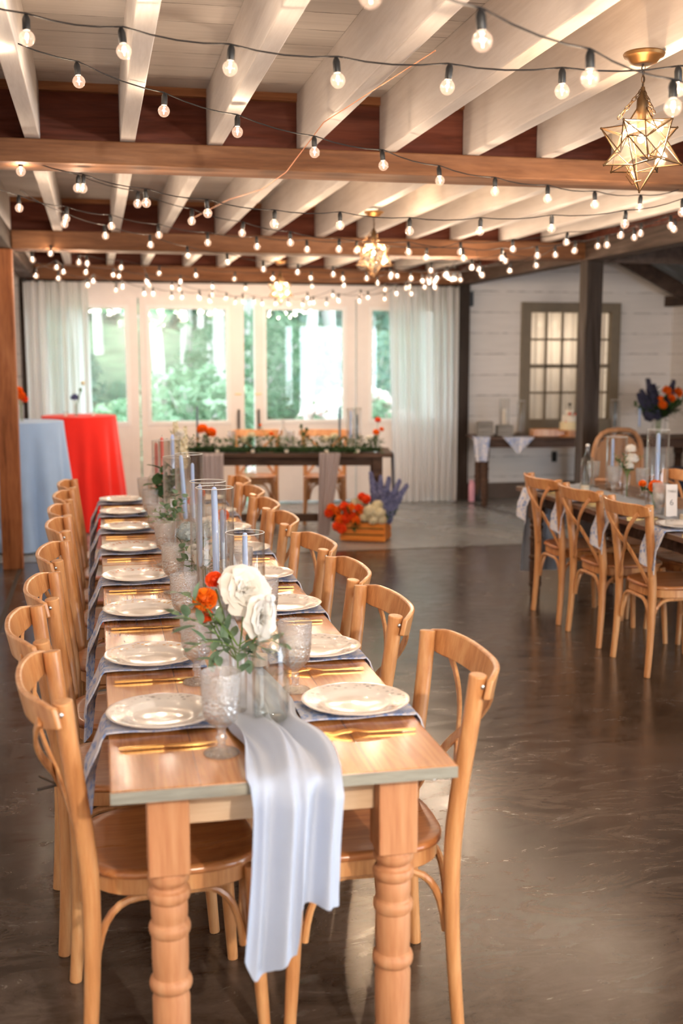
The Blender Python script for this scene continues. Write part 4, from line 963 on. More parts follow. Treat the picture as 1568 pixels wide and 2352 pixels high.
def posy(name, label, loc, heads, sprigs, vase=None, vlabel='', vmat='glass', cat='flowers'):
    """heads: (kind, material, part name, (dx,dy,dz), r); sprigs: (material, endpoints list, n, l, w, round)"""
    if vase: cyl_vase('flower_vase' if vase[0] > .03 else 'bud_vase', vlabel, loc, vase[0], vase[1], mat=vmat)
    t = thing(name, label, cat, (loc[0], loc[1], loc[2]+.008))
    st = MB(); z0 = vase[1] if vase else .05
    for i, (k, mat, pn, o, r) in enumerate(heads):
        m = MB(); d = (o[0]*4, o[1]*4-.5, .8)
        if k == 'rose': rose(m, o, r, d, 5, 4, i)
        elif k == 'puff': puff(m, o, r, i, 70, .5, d)
        elif k == 'hyd': florets(m, o, r, 90, r*.22, i, .8)
        elif k == 'spike': spike(m, (o[0]*.4, o[1]*.4, o[2]*.45), o, r, 60, i, r*.5)
        elif k == 'bud': m.ball(r, o, 8, 6, 1.3)
        m.build(pn, M[mat], t)
        st.tube([(o[0]*.08, o[1]*.08, 0), (o[0]*.15, o[1]*.15, z0*.9), (o[0]*.7, o[1]*.7, z0+(o[2]-z0)*.6), o], .0019, 5)
    st.build('stems', M['stem'], t)
    for j, (mat, ends, n, l, w, rd) in enumerate(sprigs):
        lm = MB(); sm = MB()
        for i, e in enumerate(ends): sprig(lm, sm, (0,0,z0*.8), e, n, l, w, i+10*j, rd)
        lm.build('greenery', M[mat], t); sm.build('twigs', M['stem'], t)
    return t
posy('rosebud_posy', 'cream rosebuds with round eucalyptus leaves before the glass sleeves', (.372, 4.15, T), [('rose','white_petal','cream_rose',(-.01,-.05,.13),.026), ('bud','cream_petal','rosebud',(.03,-.04,.15),.015), ('bud','cream_petal','rosebud',(.045,-.05,.11),.014), ('rose','white_petal','cream_rose',(-.035,-.02,.16),.020), ('rose','white_petal','cream_rose',(.075,-.06,.10),.022)],
     [('leaf', [(-.09,-.04,.12),(-.06,-.07,.09),(.02,-.07,.12),(-.08,.0,.16)], 6, .030, .026, True)], (.024,.09), 'low clear vase with the cream rosebuds')
posy('hydrangea_posy', 'pale blue hydrangea heads in a low glass, mid table', (.40, 4.72, T), [('hyd','blue_petal','hydrangea_head',(-.035,-.02,.135),.052), ('hyd','blue_petal','hydrangea_head',(.055,-.02,.145),.045)], [('leaf_dark', [(-.07,-.05,.09),(.03,-.07,.09),(.1,-.05,.10)], 4, .05, .032, True)], (.03,.09), 'low clear glass with the blue hydrangea')
posy('greenery_posy', 'loose eucalyptus and thin greenery in front of the far tall sleeve', (.325, 5.18, T), [('bud','leaf_dark','seed_head',(.01,-.02,.20),.012)], [('leaf', [(-.04,-.03,.19),(.03,-.03,.16),(.06,0,.22),(-.05,0,.13),(.02,.0,.24)], 7, .032, .027, True), ('leaf_mid', [(-.12,-.02,.14),(-.09,-.05,.17),(-.13,.02,.10),(-.07,-.04,.10)], 16, .018, .005, False)], (.024,.11), 'low clear vase with the loose eucalyptus')
posy('leafy_posy', 'dark glossy leaves and pale foliage in a vase toward the far end', (.345, 5.98, T), [('bud','leaf_dark','seed_head',(0,0,.25),.01)], [('leaf_dark', [(-.03,-.02,.28),(.04,-.02,.27),(-.06,-.03,.20),(.03,-.05,.18),(-.04,-.04,.13)], 5, .075, .052, False), ('leaf', [(.05,0,.24),(.07,0,.16),(.03,-.03,.22)], 5, .05, .045, True)], (.028,.12), 'clear vase with the dark glossy leaves')
posy('stock_posy', 'cream and blush blooms on tall stems at the very far end of the long table', (.492, 6.9, T), [('spike','cream_petal','cream_spike',(-.03,0,.47),.035), ('spike','cream_petal','cream_spike',(.03,0,.44),.03), ('puff','white_petal','blush_bloom',(-.005,-.01,.40),.03)], [('leaf_mid', [(-.08,0,.36),(.08,0,.38),(-.06,0,.42)], 8, .03, .008, False)], (.04,.235), 'tall clear vase at the far end of the long table')
posy('orange_posy', 'orange blooms glimpsed behind the glass sleeves', (.53, 4.95, T), [('puff','orange_petal','orange_bloom',(0,-.01,.17),.028), ('puff','orange_petal','orange_bloom',(-.03,.0,.10),.020), ('rose','white_petal','cream_rose',(-.07,0,.13),.035)], [('leaf_mid', [(.04,0,.12),(-.05,0,.08)], 6, .03, .01, False)], (.022,.07), 'small clear vase with the orange blooms')
posy('orange_posy', 'red-orange bud cluster right of the far tall sleeve', (.47, 5.45, T), [('puff','orange_petal','orange_bloom',(0,0,.21),.03), ('puff','red_orange_petal','orange_bloom',(-.03,0,.17),.025)], [], (.022,.10), 'bud vase right of the far tall sleeve')
def votive(label, loc, group, r=.03, h=.06):
    o = MB().lathe([(0,0),(r*.9,0),(r,.004),(r,h),(r-.003,h),(r-.004,.006),(0,.006)], 20).build('votive_glass', M['glass']); o.location = loc; tag(o, label, 'candle holder', group)
    c = MB().lathe([(0,.007),(r-.006,.007),(r-.006,h*.6),(0,h*.6)], 16).build('votive_candle', M['candle_white']); c.location = loc; tag(c, 'ivory wax in the '+label, 'candle', group+' wax')
votive('small votive glass between the plates near the bottle', (.43, 3.10, T), 'votives on the long table')
votive('small votive glass beside the rosebuds', (.32, 3.95, T), 'votives on the long table')
# right-hand table pieces
cyl_vase('hurricane_glass', 'tall clear sleeve behind the white flower on the right-hand table', (3.335, 6.88, T), .068, .345, .003, 'hurricane', 'candle sleeve')
cyl_vase('hurricane_glass', 'tall clear sleeve round the blue candle above the table number', (3.165, 6.0, T), .064, .45, .003, 'hurricane', 'candle sleeve')
taper('powder blue taper candle in the sleeve behind the white flower', (3.30, 6.87, T), .22, 'candle')
taper('bright powder blue taper candle above the table number card', (3.165, 6.0, T), .315, 'candle', (.0,0), .013)
posy('white_stock_posy', 'white stock flower with ferny greens in a bud vase on the right-hand table', (3.20, 6.45, T), [('hyd','white_petal','white_bloom',(.02,0,.295),.032), ('hyd','white_petal','white_bloom',(.03,0,.235),.038), ('hyd','white_petal','white_bloom',(.01,-.01,.19),.026)], [('leaf_dark', [(-.07,0,.22),(-.05,-.02,.18),(-.03,-.02,.25),(.03,-.01,.16)], 12, .035, .012, False), ('leaf_mid', [(.10,0,.24),(-.09,0,.26)], 8, .03, .008, False)], (.022,.15), 'bud vase with the white stock flower')
posy('marigold_posy', 'orange marigold heads in a small vase on the right-hand table', (3.09, 6.0-.12, T), [('puff','orange_petal','marigold',(0.01,0,.125),.043), ('puff','orange_petal','marigold',(-.05,.05,.14),.022)], [('leaf_dark', [(-.06,.03,.10),(.06,.02,.14)], 6, .03, .02, False)], (.028,.08), 'small glass with the orange marigold')
sg = thing('table_number_card', 'cream tent card reading TABLE 6 on the right-hand table', 'sign', (3.055, 5.62, T), R(-14))
MB().sheet(lambda u, v: (-.03+.06*u, -.02*(1-v)+.0, .002+.175*v), 1, 1, .0015).sheet(lambda u, v: (-.03+.06*u, .02*(1-v)+.001, .002+.175*v), 1, 1, .0015).build('card', M['paper'], sg, False)
def text(body, size, loc, parent, mat, rx=pi/2):
    cu = bpy.data.curves.new('t', 'FONT'); cu.body = body; cu.size = size; cu.align_x = 'CENTER'; cu.extrude = .0003
    tmp = bpy.data.objects.new('t', cu); COL.objects.link(tmp); dg = bpy.context.evaluated_depsgraph_get(); me = bpy.data.meshes.new_from_object(tmp.evaluated_get(dg)); bpy.data.objects.remove(tmp)
    me.materials.clear(); me.materials.append(mat); o = bpy.data.objects.new('lettering', me); COL.objects.link(o); o.parent = parent; o.location = loc; o.rotation_euler = (rx, 0, 0); return o
text('TABLE', .0165, (0, -.0075, .135), sg, M['ink'], R(84)); text('6', .045, (0, -.0125, .065), sg, M['ink'], R(84))
votive('wide votive glass beside the bottle on the right-hand table', (3.06, 6.75, T), 'votives on the right-hand table', .034, .07)
votive('votive glass below the table number card', (3.02, 5.40, T), 'votives on the right-hand table', .034, .07)
# couple's table dressing
gd = MB(); gs = MB(); rnd = random.Random(8)
for i in range(1500):
    lx = -.93+1.80*rnd.random(); ly = -.23+.13*rnd.gauss(0,1)*.5; z = T+.005+.125*rnd.random()**1.3
    q = rnd.uniform(0, 6.28); d = Vector((cos(q), sin(q)*.6, rnd.uniform(-.1,.9)))
    leaf(gd, sw(lx, ly, z), d, rnd.uniform(.04,.075), rnd.uniform(.010,.022), (0,0,1), .2)
gl = thing('greenery_garland', 'long dark green garland lying along the couple\'s table', 'garland', (0,0,0))
gd.build('foliage', M['leaf_dark'], gl, False)
gd = MB()
for i in range(140):
    lx = -.93+1.80*rnd.random(); ly = -.23+.12*rnd.gauss(0,1)*.5; q = rnd.uniform(0, 6.28)
    leaf(gd, sw(lx, ly, T+.02+.06*rnd.random()), Vector((cos(q), sin(q), rnd.uniform(0,1.2))), .05, .008, (0,0,1), .2)
gd.build('fern_tips', M['leaf_mid'], gl, False)
MB().tube([sw(-.90+.2*i*.88, -.23+.02*sin(i*2), T+.030) for i in range(11)], [.014]+[.024]*9+[.014], 8).build('garland_core', M['leaf_dark'], gl)
def onct(lx, ly=-.23): p = sw(lx, ly, T); return p
for i, lx in enumerate((-.88, -.60, -.28, .02, .38, .66)):
    votive('small glowing votive in front of the garland, %s from the left' % ORD[i], onct(lx, -.325), 'votives on the couple\'s table', .026, .055)
OR = 'orange_petal'
posy('orange_rose_posy', 'two bright orange blooms in a bud vase on the left of the couple\'s table', onct(-.71, -.20), [('puff',OR,'orange_bloom',(-.035,0,.205),.050), ('puff',OR,'orange_bloom',(.045,0,.175),.048)], [('leaf_dark', [(.02,0,.14),(-.02,0,.12)], 5, .05, .03, False)], (.02,.10), 'bud vase with two orange blooms on the couple\'s table')
posy('cream_posy', 'cream blooms and dark leaves left of centre on the couple\'s table', onct(-.33, -.20), [('hyd','cream_petal','cream_bloom',(-.03,0,.10),.045), ('hyd','cream_petal','cream_bloom',(.03,0,.15),.035), ('bud','leaf_dark','seed_head',(0,0,.10),.02)], [('leaf_dark', [(.03,0,.12),(.0,0,.10)], 5, .04, .03, True)], (.025,.05), 'low vase with the cream blooms, left of centre')
posy('stem_posy', 'small orange ranunculus stems beside the clear carafe', onct(-.12, -.20), [('puff',OR,'orange_bloom',(0,0,.16),.020), ('puff',OR,'orange_bloom',(-.10,0,.24),.014)], [('leaf_mid', [(.0,0,.12),(-.02,0,.09)], 6, .03, .012, False)], (.018,.09), 'bud vase with thin orange stems')
bottle('clear glass carafe in the middle of the couple\'s table', onct(-.02, -.05), .12, .29)
posy('dark_stem_posy', 'dark eucalyptus sprigs in a bud vase behind the garland', onct(.17, -.17), [('bud','leaf_dark','seed_head',(-.02,0,.23),.014), ('bud','leaf_dark','seed_head',(.03,0,.20),.014), ('bud','leaf_dark','seed_head',(0,0,.16),.014)], [('leaf_dark', [(-.03,0,.22),(.035,0,.19)], 6, .03, .024, True)], (.018,.11), 'bud vase with dark eucalyptus sprigs')
posy('cream_posy', 'cream blooms right of centre on the couple\'s table', onct(.42, -.20), [('hyd','cream_petal','cream_bloom',(-.05,0,.11),.042), ('hyd','cream_petal','cream_bloom',(.03,0,.135),.038)], [('leaf_dark', [(.02,0,.10),(-.04,0,.09),(.06,0,.10)], 7, .045, .02, False)], (.025,.05), 'low vase with the cream blooms, right of centre')
posy('orange_stem_posy', 'tall orange blooms at the right end of the couple\'s table', onct(.83, -.20), [('puff','red_orange_petal','orange_bloom',(.015,0,.285),.028), ('puff',OR,'orange_bloom',(0,0,.175),.030), ('puff',OR,'orange_bloom',(.05,0,.20),.022), ('rose','white_petal','white_bloom',(-.07,0,.12),.03)], [('leaf_dark', [(-.05,0,.10),(.06,0,.07),(.0,0,.12),(-.08,0,.07)], 7, .045, .024, False)], (.025,.10), 'vase with tall orange blooms at the right end')
for i, (lx, ly, l, mat) in enumerate([(-.80,-.10,.30,'candle_dark'), (.50,-.10,.30,'candle_dark'), (.60,-.12,.26,'candle'), (.66,-.05,.22,'candle_dark')]):
    lab = ['dark slate taper candle on a wooden stick, left of the couple\'s table', 'dark slate taper candle on a wooden stick, right of the couple\'s table', 'thin blue taper candle in a sleeve on the couple\'s table', 'short dark taper candle in the rightmost sleeve of the couple\'s table'][i]
    p = onct(lx, ly)
    if i < 2:
        o = MB().lathe([(0,0),(.028,0),(.030,.006),(.012,.014),(.008,.03),(.016,.045),(.008,.06),(.008,.10),(.014,.112),(.014,.128),(.0112,.128),(.0112,.114),(0,.114)], 16).build('candlestick', M['chair']); o.location = p; tag(o, ['turned wooden candlestick, left of the couple\'s table', 'turned wooden candlestick, right of the couple\'s table'][i], 'candlestick')
        taper(lab, p, l, mat, holder=False)
    else: taper(lab, p, l, mat); cyl_vase('hurricane_glass', ['slim clear sleeve on the couple\'s table, left one', 'slim clear sleeve on the couple\'s table, right one'][i-2], p, .04, .40, .003, 'hurricane', 'candle sleeve')
for i, lx in enumerate((-.52, .04)):
    p = sw(lx+.0, .28, T); o = MB().lathe([(0,0),(.03,0),(.034,.1),(.036,.16),(.034,.16),(.031,.1),(.027,.006),(0,.006)], 20).build('water_glass', M['goblet']); o.location = p; tag(o, ['frosted water glass by the left chair of the couple\'s table', 'frosted water glass by the right chair of the couple\'s table'][i], 'glass', 'glasses on the couple\'s table')
# napkins hanging at the couple's seats
for i, lx in enumerate((-.33, .36)):
    o = MB().sheet(lambda u, v: sw(lx+(u-.5)*(.16 if v < .2 else .15), .366+.01*v, T+.002-.20*v*(1-.3*u)), 10, 8, .003).build('cloth_napkin', M['napkin']); tag(o, ['blue napkin hanging behind the couple\'s table, left seat', 'blue napkin hanging behind the couple\'s table, right seat'][i], 'napkin')
# flower crate on the floor
CA = R(-25); cx, cy = 2.325, 9.75
cr = thing('slatted_crate', 'orange-stained slatted wooden crate filled with flowers on the floor', 'crate', (cx, cy, 0), CA)
hx, hy, ch = .205, .135, .235
for k in range(4):
    z0 = .012+k*.057
    for s in (-1, 1):
        MB().box(-hx, hx, s*hy-.006, s*hy+.006, z0, z0+.046).build('long_slat', M['crate'], cr, False, .002)
for s in (-1, 1): MB().box(s*(hx-.014)-.008, s*(hx-.014)+.008, -hy+.007, hy-.007, 0.004, ch).build('end_board', M['crate'], cr, False, .003)
MB().box(-hx+.01, hx-.01, -hy+.008, hy-.008, .004, .014).build('bottom_board', M['crate'], cr, False)
bq = thing('crate_flowers', 'orange roses, cream hydrangea and blue delphinium spilling from the crate', 'flowers', (cx, cy, .10), CA)
rnd = random.Random(5)
for i, o in enumerate([(-.235,-.12,.17),(-.17,-.13,.21),(-.13,-.14,.165),(-.20,-.15,.10),(-.225,-.17,.04),(-.185,-.17,.02),(-.10,-.15,.21),(-.09,-.15,.13),(-.155,-.15,.10),(-.29,-.12,.19),(-.305,-.13,.15),(-.04,-.14,.20),(-.01,-.13,.175),(-.03,-.03,.29),(.01,-.04,.27),(-.055,-.16,.10)]):
    m = MB(); puff(m, o, rnd.uniform(.034,.046), i+50, 60, .55, (o[0], -1, .6)); m.build('orange_bloom', M['red_orange_petal' if i % 3 else 'orange_petal'], bq)
for i, (o, r) in enumerate([((.07,-.14,.175),.065), ((.145,-.13,.16),.058), ((.02,-.15,.12),.045), ((.10,-.16,.10),.045), ((.17,-.13,.10),.045), ((.12,-.08,.225),.05), ((-.04,.02,.25),.06), ((-.10,.03,.22),.05)]):
    m = MB(); florets(m, o, r, 80, r*.24, i, .85); m.ball(r*.8, o, 10, 7); m.build('hydrangea_head', M['cream_petal'], bq)
for i, (a, e) in enumerate([((.10,.05,.15),(.03,.06,.50)), ((.13,.04,.15),(.13,.02,.47)), ((.15,.03,.14),(.20,.05,.46)), ((.17,.02,.12),(.30,.03,.44)), ((.18,.0,.10),(.37,.02,.40)), ((.16,.0,.12),(.24,-.02,.33)), ((.12,.06,.1),(.08,.07,.40)), ((.18,-.02,.08),(.31,.0,.30)), ((.15,.0,.1),(.18,-.04,.36))]):
    m = MB(); spike(m, a, e, .050, 150, i, .021); m.build('delphinium_spike', M['indigo_petal'], bq)
lm = MB(); sm = MB()
for i, e in enumerate([(-.25,-.12,.12),(-.12,-.18,.16),(.02,-.17,.17),(-.06,-.18,.05),(.22,-.10,.12),(.27,-.05,.17),(.2,.0,.25),(.26,.0,.25),(.15,.0,.3),(-.2,-.14,.18),(.0,0,.2),(-.28,-.14,.12),(-.075,-.18,.03)]): sprig(lm, sm, (e[0]*.5,-.02,.02), e, 12, .055, .024, i)
for i in range(60):
    q = rnd.uniform(0, 6.28); leaf(lm, (rnd.uniform(-.2,.2), rnd.uniform(-.12,.12), .09+.05*rnd.random()), (cos(q), sin(q), .8), .07, .03)
lm.build('foliage', M['leaf_dark'], bq, False); sm.build('stems', M['stem'], bq)
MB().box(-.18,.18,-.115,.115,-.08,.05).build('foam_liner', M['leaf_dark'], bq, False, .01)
# red and blue cocktail table flowers
z1 = 1.072
posy('dark_posy', 'dusky purple bloom and pale sprig in a bud vase on the red cocktail table', (-.185, 10.80, z1), [('puff','indigo_petal','dusky_bloom',(-.01,0,.17),.035), ('bud','cream_petal','cream_bud',(.07,0,.30),.018), ('bud','leaf_mid','green_bud',(.045,0,.24),.014)], [('leaf', [(.05,0,.22)], 4, .03, .015, False)], (.018,.11), 'bud vase on the red cocktail table')
votive('small votive on the red cocktail table, left of the bud vase', (-.28, 10.82, z1), 'votives on the red cocktail table', .022, .05)
votive('small votive on the red cocktail table, right of the bud vase', (-.03, 10.85, z1), 'votives on the red cocktail table', .022, .05)
posy('orange_posy', 'orange blooms half hidden behind the left timber post, on the blue cocktail table', (-.62, 9.93, 1.082), [('puff',OR,'orange_bloom',(-.02,0,.25),.04), ('puff',OR,'orange_bloom',(.0,0,.21),.04), ('puff','red_orange_petal','orange_bloom',(.03,0,.18),.03)], [], (.022,.14), 'clear bud vase on the blue cocktail table')
# side table pieces along the boarded wall
z2 = .7575
def sbp(x, y, z=z2):
    a = R(-10); return (5.0+x*cos(a)-y*sin(a), 11.72+x*sin(a)+y*cos(a), z)
for i, (x, w_, h_) in enumerate([(-.84,.085,.155), (-.62,.085,.115)]):
    p = sbp(x, 0.02); t = thing('grey_wood_riser', ['grey weathered wooden block at the left end of the side table', 'lower grey wooden block under the white candle on the side table'][i], 'box', p, R(-10))
    for k in range(3): MB().box(-w_, w_, -.08, .08, k*h_/3+.001, (k+1)*h_/3-.002).build('plank', M['grey_wood'], t, False, .002)
p = sbp(-.62, .02, z2+.1155); cyl_vase('hurricane_glass', 'clear sleeve round the white candle on the side table', p, .055, .29, .003, 'hurricane', 'candle sleeve')
o = taper('tall white candle in a clear sleeve on the side table', p, .17, 'candle_white', r=.018, holder=False, hh=.012)
cyl_vase('hurricane_glass', 'empty clear sleeve beside the window frame on the side table', sbp(-.43, .05), .045, .38, .003, 'hurricane', 'candle sleeve')
p = sbp(-.06, -.05); t = thing('wooden_tray', 'long low wooden tray on the side table below the window', 'tray', p, R(-10))
MB().box(-.27,.27,-.10,.10,.0,.012).build('tray_base', M['chair'], t, False); 
for s in (-1,1): MB().box(-.27,.27,s*.10-.006,s*.10+.006,.0,.075).build('tray_side', M['chair'], t, False, .002)
for s in (-1,1): MB().box(s*.27-.006,s*.27+.006,-.10,.10,.0,.075).build('tray_end', M['chair'], t, False, .002)
p = sbp(.07, -.16)
p = (4.985, 11.50, z2)
ck = thing('layer_cake', 'three-tier cream cake beside the dark post on the side table', 'cake', (5.03, 11.55, z2))
MB().lathe([(0,0),(.11,0),(.11,.01),(.05,.02),(.05,.05),(.12,.06),(.12,.075),(0,.075)], 32).build('cake_stand', M['chair'], ck)
for i, (r, z, h_) in enumerate([(.105,.075,.085),(.085,.160,.075),(.05,.235,.06)]):
    MB().lathe([(0,z),(r,z+.002),(r,z+h_-.008),(r-.008,z+h_),(0,z+h_)], 40).build('cake_tier', plain('buttercream_%d' % i, (.80,.66,.40) if i == 0 else (.82,.74,.62), .6), ck)
m = MB(); puff(m, (-.03,-.07,.25), .018, 1); puff(m, (.03,-.08,.245), .014, 2); puff(m, (-.06,-.05,.165), .013, 2); m.build('sugar_flowers', M['red_orange_petal'], ck)
MB().tube([(0,0,.295),(0,0,.34)], .004, 6).ball(.018, (0,0,.35), 8, 6).build('cake_topper', M['black'], ck)
for i, (x0, w_, lab) in enumerate([(-.52, .17, 'pale blue patterned cloth hanging as a triangle over the front of the side table'), (-.92, .10, 'pale blue cloth hanging off the left end of the side table')]):
    def nf(u, v, x0=x0, w_=w_, i=i):
        ww = w_*(1-.92*v) if i == 0 else w_*.8
        if v < .12: return sbp(x0+(u-.5)*w_*2, -.20-.1*v/.12, z2+.003)
        q = (v-.12)/.88; return sbp(x0+(u-.5)*2*(w_*(1-.92*q) if i == 0 else w_*(.9-.3*q)), -.308-.01*sin(u*9)-.01*q, z2+.003-(.17 if i == 0 else .26)*q)
    tag(MB().sheet(nf, 14, 14, .003).build('patterned_cloth', M['napkin']), lab, 'cloth')
pb = thing('water_bottle', 'pink water bottle standing on the floor beside the dark corner post', 'bottle', (4.115, 12.10, 0))
MB().lathe([(0,0),(.034,0),(.037,.005),(.037,.18),(.033,.2),(.024,.208),(0,.21)], 24).build('bottle_body', M['pink_plastic'], pb)
MB().lathe([(0,.205),(.024,.205),(.025,.235),(.018,.24),(0,.24)], 16).tube([(-.02,0,.225),(-.035,0,.24),(-.03,0,.25),(-.01,0,.24)], .004, 6).build('cap', M['pink_plastic'], pb)
bg = thing('black_bag', 'small black upright bag on the floor next to the pink bottle', 'bag', (4.20, 12.08, 0))
MB().lathe([(0,0),(.055,0),(.06,.02),(.052,.12),(.035,.185),(.02,.20),(0,.2)], 16, (0,0,0), Matrix.Scale(.7,4,(0,1,0))).build('bag_body', M['black'], bg); MB().tube(bez((-.02,0,.19),(-.02,0,.23),(.02,0,.23),(.02,0,.19),6), .004, 6).build('bag_handle', M['black'], bg)
# tall arrangement on the right
posy('tall_bouquet', 'large bouquet of orange roses and blue delphinium on the far right side table', (5.98, 11.34, z2), 
     [('puff',OR,'orange_rose',(.055,-.05,.49),.05), ('puff',OR,'orange_rose',(.20,-.03,.47),.055), ('puff',OR,'orange_rose',(.10,-.08,.41),.045), ('puff',OR,'orange_rose',(-.01,-.09,.34),.048), ('puff',OR,'orange_rose',(-.03,-.08,.41),.03)] +
     [('spike','indigo_shaded','delphinium_spike',o,.06) for o in [(-.15,0,.62),(-.08,0,.56),(-.22,0,.50),(-.26,0,.46),(.16,0,.60),(-.12,-.03,.46),(-.18,-.03,.42)]],
     [('leaf_dark', [(-.25,-.03,.28),(-.22,0,.35),(.25,0,.33),(.30,0,.40),(.0,-.1,.28),(.1,-.1,.30),(-.1,-.08,.30),(.2,-.05,.27),(-.05,0,.5),(.1,0,.52),(-.15,0,.4),(.22,0,.5),(-.28,0,.32),(.15,-.1,.35),(.05,-.1,.25)], 14, .09, .042, False)], (.075,.20), 'clear glass vase under the tall orange and blue bouquet')
cyl_vase('hurricane_glass', 'clear sleeve round a dark candle left of the tall bouquet', (5.50, 11.42, z2), .055, .40, .003, 'hurricane', 'candle sleeve')
taper('dark slate taper candle left of the tall bouquet', (5.50, 11.42, z2), .26, 'candle_dark')
taper('blue taper candle directly left of the tall bouquet', (5.72, 11.28, z2), .22, 'candle')
bx = thing('round_cushion', 'dark navy rounded cushion behind the right-hand table chairs', 'cushion', (4.62, 8.4, .39)); MB().ball(.2, (0,0,.20), 20, 12, .75).build('cushion_cover', plain('navy_fabric', (.012,.014,.03), .9), bx)
st_ = thing('low_stool', 'dark low stool carrying the navy cushion at the right edge', 'stool', (4.62, 8.4, 0)); MB().box(-.2,.2,-.2,.2,.38,.439).build('seat', M['dark_table'], st_, False, .01)
for sx in (-1,1):
    for sy in (-1,1): MB().tube([(sx*.16,sy*.16,.38),(sx*.18,sy*.18,0)], .016, 8).build('leg', M['dark_table'], st_)
# rattan armchairs
def rattan(loc, rz, label):
    t = thing('rattan_chair', label, 'chair', loc, rz, None)
    pts = [(-.24,.22,.40)]+[(-.24,.235*1.0*cos(a) if 0 else .24*math.copysign(abs(cos(a))**.6, cos(a)), .75+.30*abs(sin(a))**.7) for a in [i*pi/12 for i in range(13)]]+[(-.24,-.22,.40)]
    MB().tube(pts, .02, 8).build('back_frame', M['rattan'], t)
    def w_(u, v): 
        z = .45+.56*v; half = .215*(1 if v < .6 else math.sqrt(max(0, 1-((v-.6)/.42)**2.4))); return (-.24+.004*sin(u*90)*sin(v*90), (u-.5)*2*half, z)
    MB().sheet(w_, 40, 40, .01).build('woven_back', M['rattan'], t)
    MB().box(-.22,.22,-.23,.23,.40,.44).build('seat', M['rattan'], t, False, .01)
    for x in (-.22,.20):
        for y in (-.21,.21): MB().tube([(x,y,0),(x,y,.42)], .018, 8).build('leg', M['rattan'], t)
    for s in (-1,1): MB().tube([(-.24,.235*s,.66),(0,.25*s,.68),(.18,.24*s,.64),(.20,.215*s,.42)], .016, 8).build('arm', M['rattan'], t)
    return t
rattan((4.10, 8.10, 0), R(-78), 'tall round-backed rattan chair beyond the right-hand table, beside the dark post')
# ---------------------------------------------------------------- lights
def star_lantern():
    t = thing('star_lantern', '', 'pendant lamp')
    ph = (1+5**.5)/2; ic = []
    for a in (-1, 1):
        for b_ in (-1, 1): ic += [(0,a,b_*ph), (a,b_*ph,0), (b_*ph,0,a)]
    Rr = .137; ic = [Vector(v).normalized()*Rr for v in ic]
    do = []
    for a in (-1,1):
        for b_ in (-1,1):
            for c in (-1,1): do.append((a,b_,c))
            do += [(0,a/ph,b_*ph), (a/ph,b_*ph,0), (b_*ph,0,a/ph)]
    do = [Vector(v).normalized()*Rr*.5628 for v in do]
    # turn so that one tip points straight down
    q = ic[0].rotation_difference(Vector((0,0,-1))); rz = Matrix.Rotation(R(20), 3, 'Z')
    ic = [rz @ (q @ v) for v in ic]; do = [rz @ (q @ v) for v in do]
    fr = MB(); gl = MB()
    for v in ic:
        near = sorted(do, key=lambda d: (d-v).length)[:5]
        ax = v.normalized(); u = near[0]-ax*near[0].dot(ax); u.normalize(); w_ = ax.cross(u)
        near.sort(key=lambda d: math.atan2(d.dot(w_), d.dot(u)))
        for i, d in enumerate(near):
            fr.tube([v, d], .0021, 6); gl.add([v*.985, d*.985, near[(i+1) % 5]*.985], [(0,1,2)])
            e = near[(i+1) % 5]; fr.tube([d, e], .0018, 5)
        fr.ball(.004, tuple(v), 6, 5)
    gl.build('glass_panels', M['star_glass'], t, False); fr.build('brass_frame', M['dark_brass'], t)
    MB().lathe([(0,.175),(.006,.175),(.010,.15),(.017,.14),(.018,.10),(.014,.095),(.014,.055),(.010,.05),(0,.05)], 16).build('socket', M['dark_brass'], t)
    MB().ball(.011, (0,0,.022), 12, 9, 1.25).build('lamp_bulb', M['star_bulb'], t)
    H = .275
    MB().lathe([(0,H-.032),(.012,H-.034),(.030,H-.034),(.040,H-.03),(.050,H-.016),(.060,H-.012),(.063,H-.004),(.060,H),(0,H)], 32).build('canopy', M['brass'], t)
    ch = MB()
    def link(c, d, roll):
        Mx = Matrix.Translation(c) @ rot_to(d) @ Matrix.Rotation(roll, 4, 'Z'); pts = [Mx @ Vector((.0055*cos(a), 0, .011*sin(a))) for a in [2*pi*i/12 for i in range(12)]]
        ch.tube(pts, .0014, 5, closed=True)
    for k in range(4): link((0,0,H-.042-k*.018), (0,0,1), k*pi/2)
    for s in range(3):
        a = s*2*pi/3+.6; top = Vector((0,0,H-.105)); bot = Vector((.07*cos(a), .07*sin(a), .085))
        for k in range(7): link(top.lerp(bot, (k+.5)/7), bot-top, k*pi/2)
    ch.build('chain', M['dark_brass'], t)
    MB().tube([(0,0,.175),(.004,.003,.20),(-.006,.0,.23),(0,0,H-.03)], .0022, 6).build('lamp_cord', M['wire'], t)
    MB().tube([(-.06,-.05,-.07),(-.075,-.06,-.10),(-.055,-.06,-.125),(-.02,-.05,-.11),(-.045,-.055,-.115),(-.07,-.055,-.09)], .0016, 5).build('wire_hook', M['brass'], t)
    return t
sl = star_lantern()
SP = [(1.66, 3.33, 2.276), (1.735, 7.08, 2.255), (1.745, 10.85, 2.25), (1.0, -.70, 2.255)]
for i, p in enumerate(SP):
    place(sl, i == 0, p, R(7*i) if i else R(0), ['brass and glass star pendant lantern, the nearest and largest, at upper right', 'brass and glass star pendant lantern hanging mid room above the aisle', 'brass and glass star pendant lantern farthest away, before the barn doors', 'unseen star pendant lantern behind the viewer, added for the flash-like key light'][i], 'star pendant lanterns')
def lamp(loc, power, col=(1,.66,.38), r=.02, name='lamp_light'):
    l = bpy.data.lights.new(name, 'POINT'); l.energy = power; l.color = col; l.shadow_soft_size = r
    o = bpy.data.objects.new(name, l); COL.objects.link(o); o.location = loc; return o
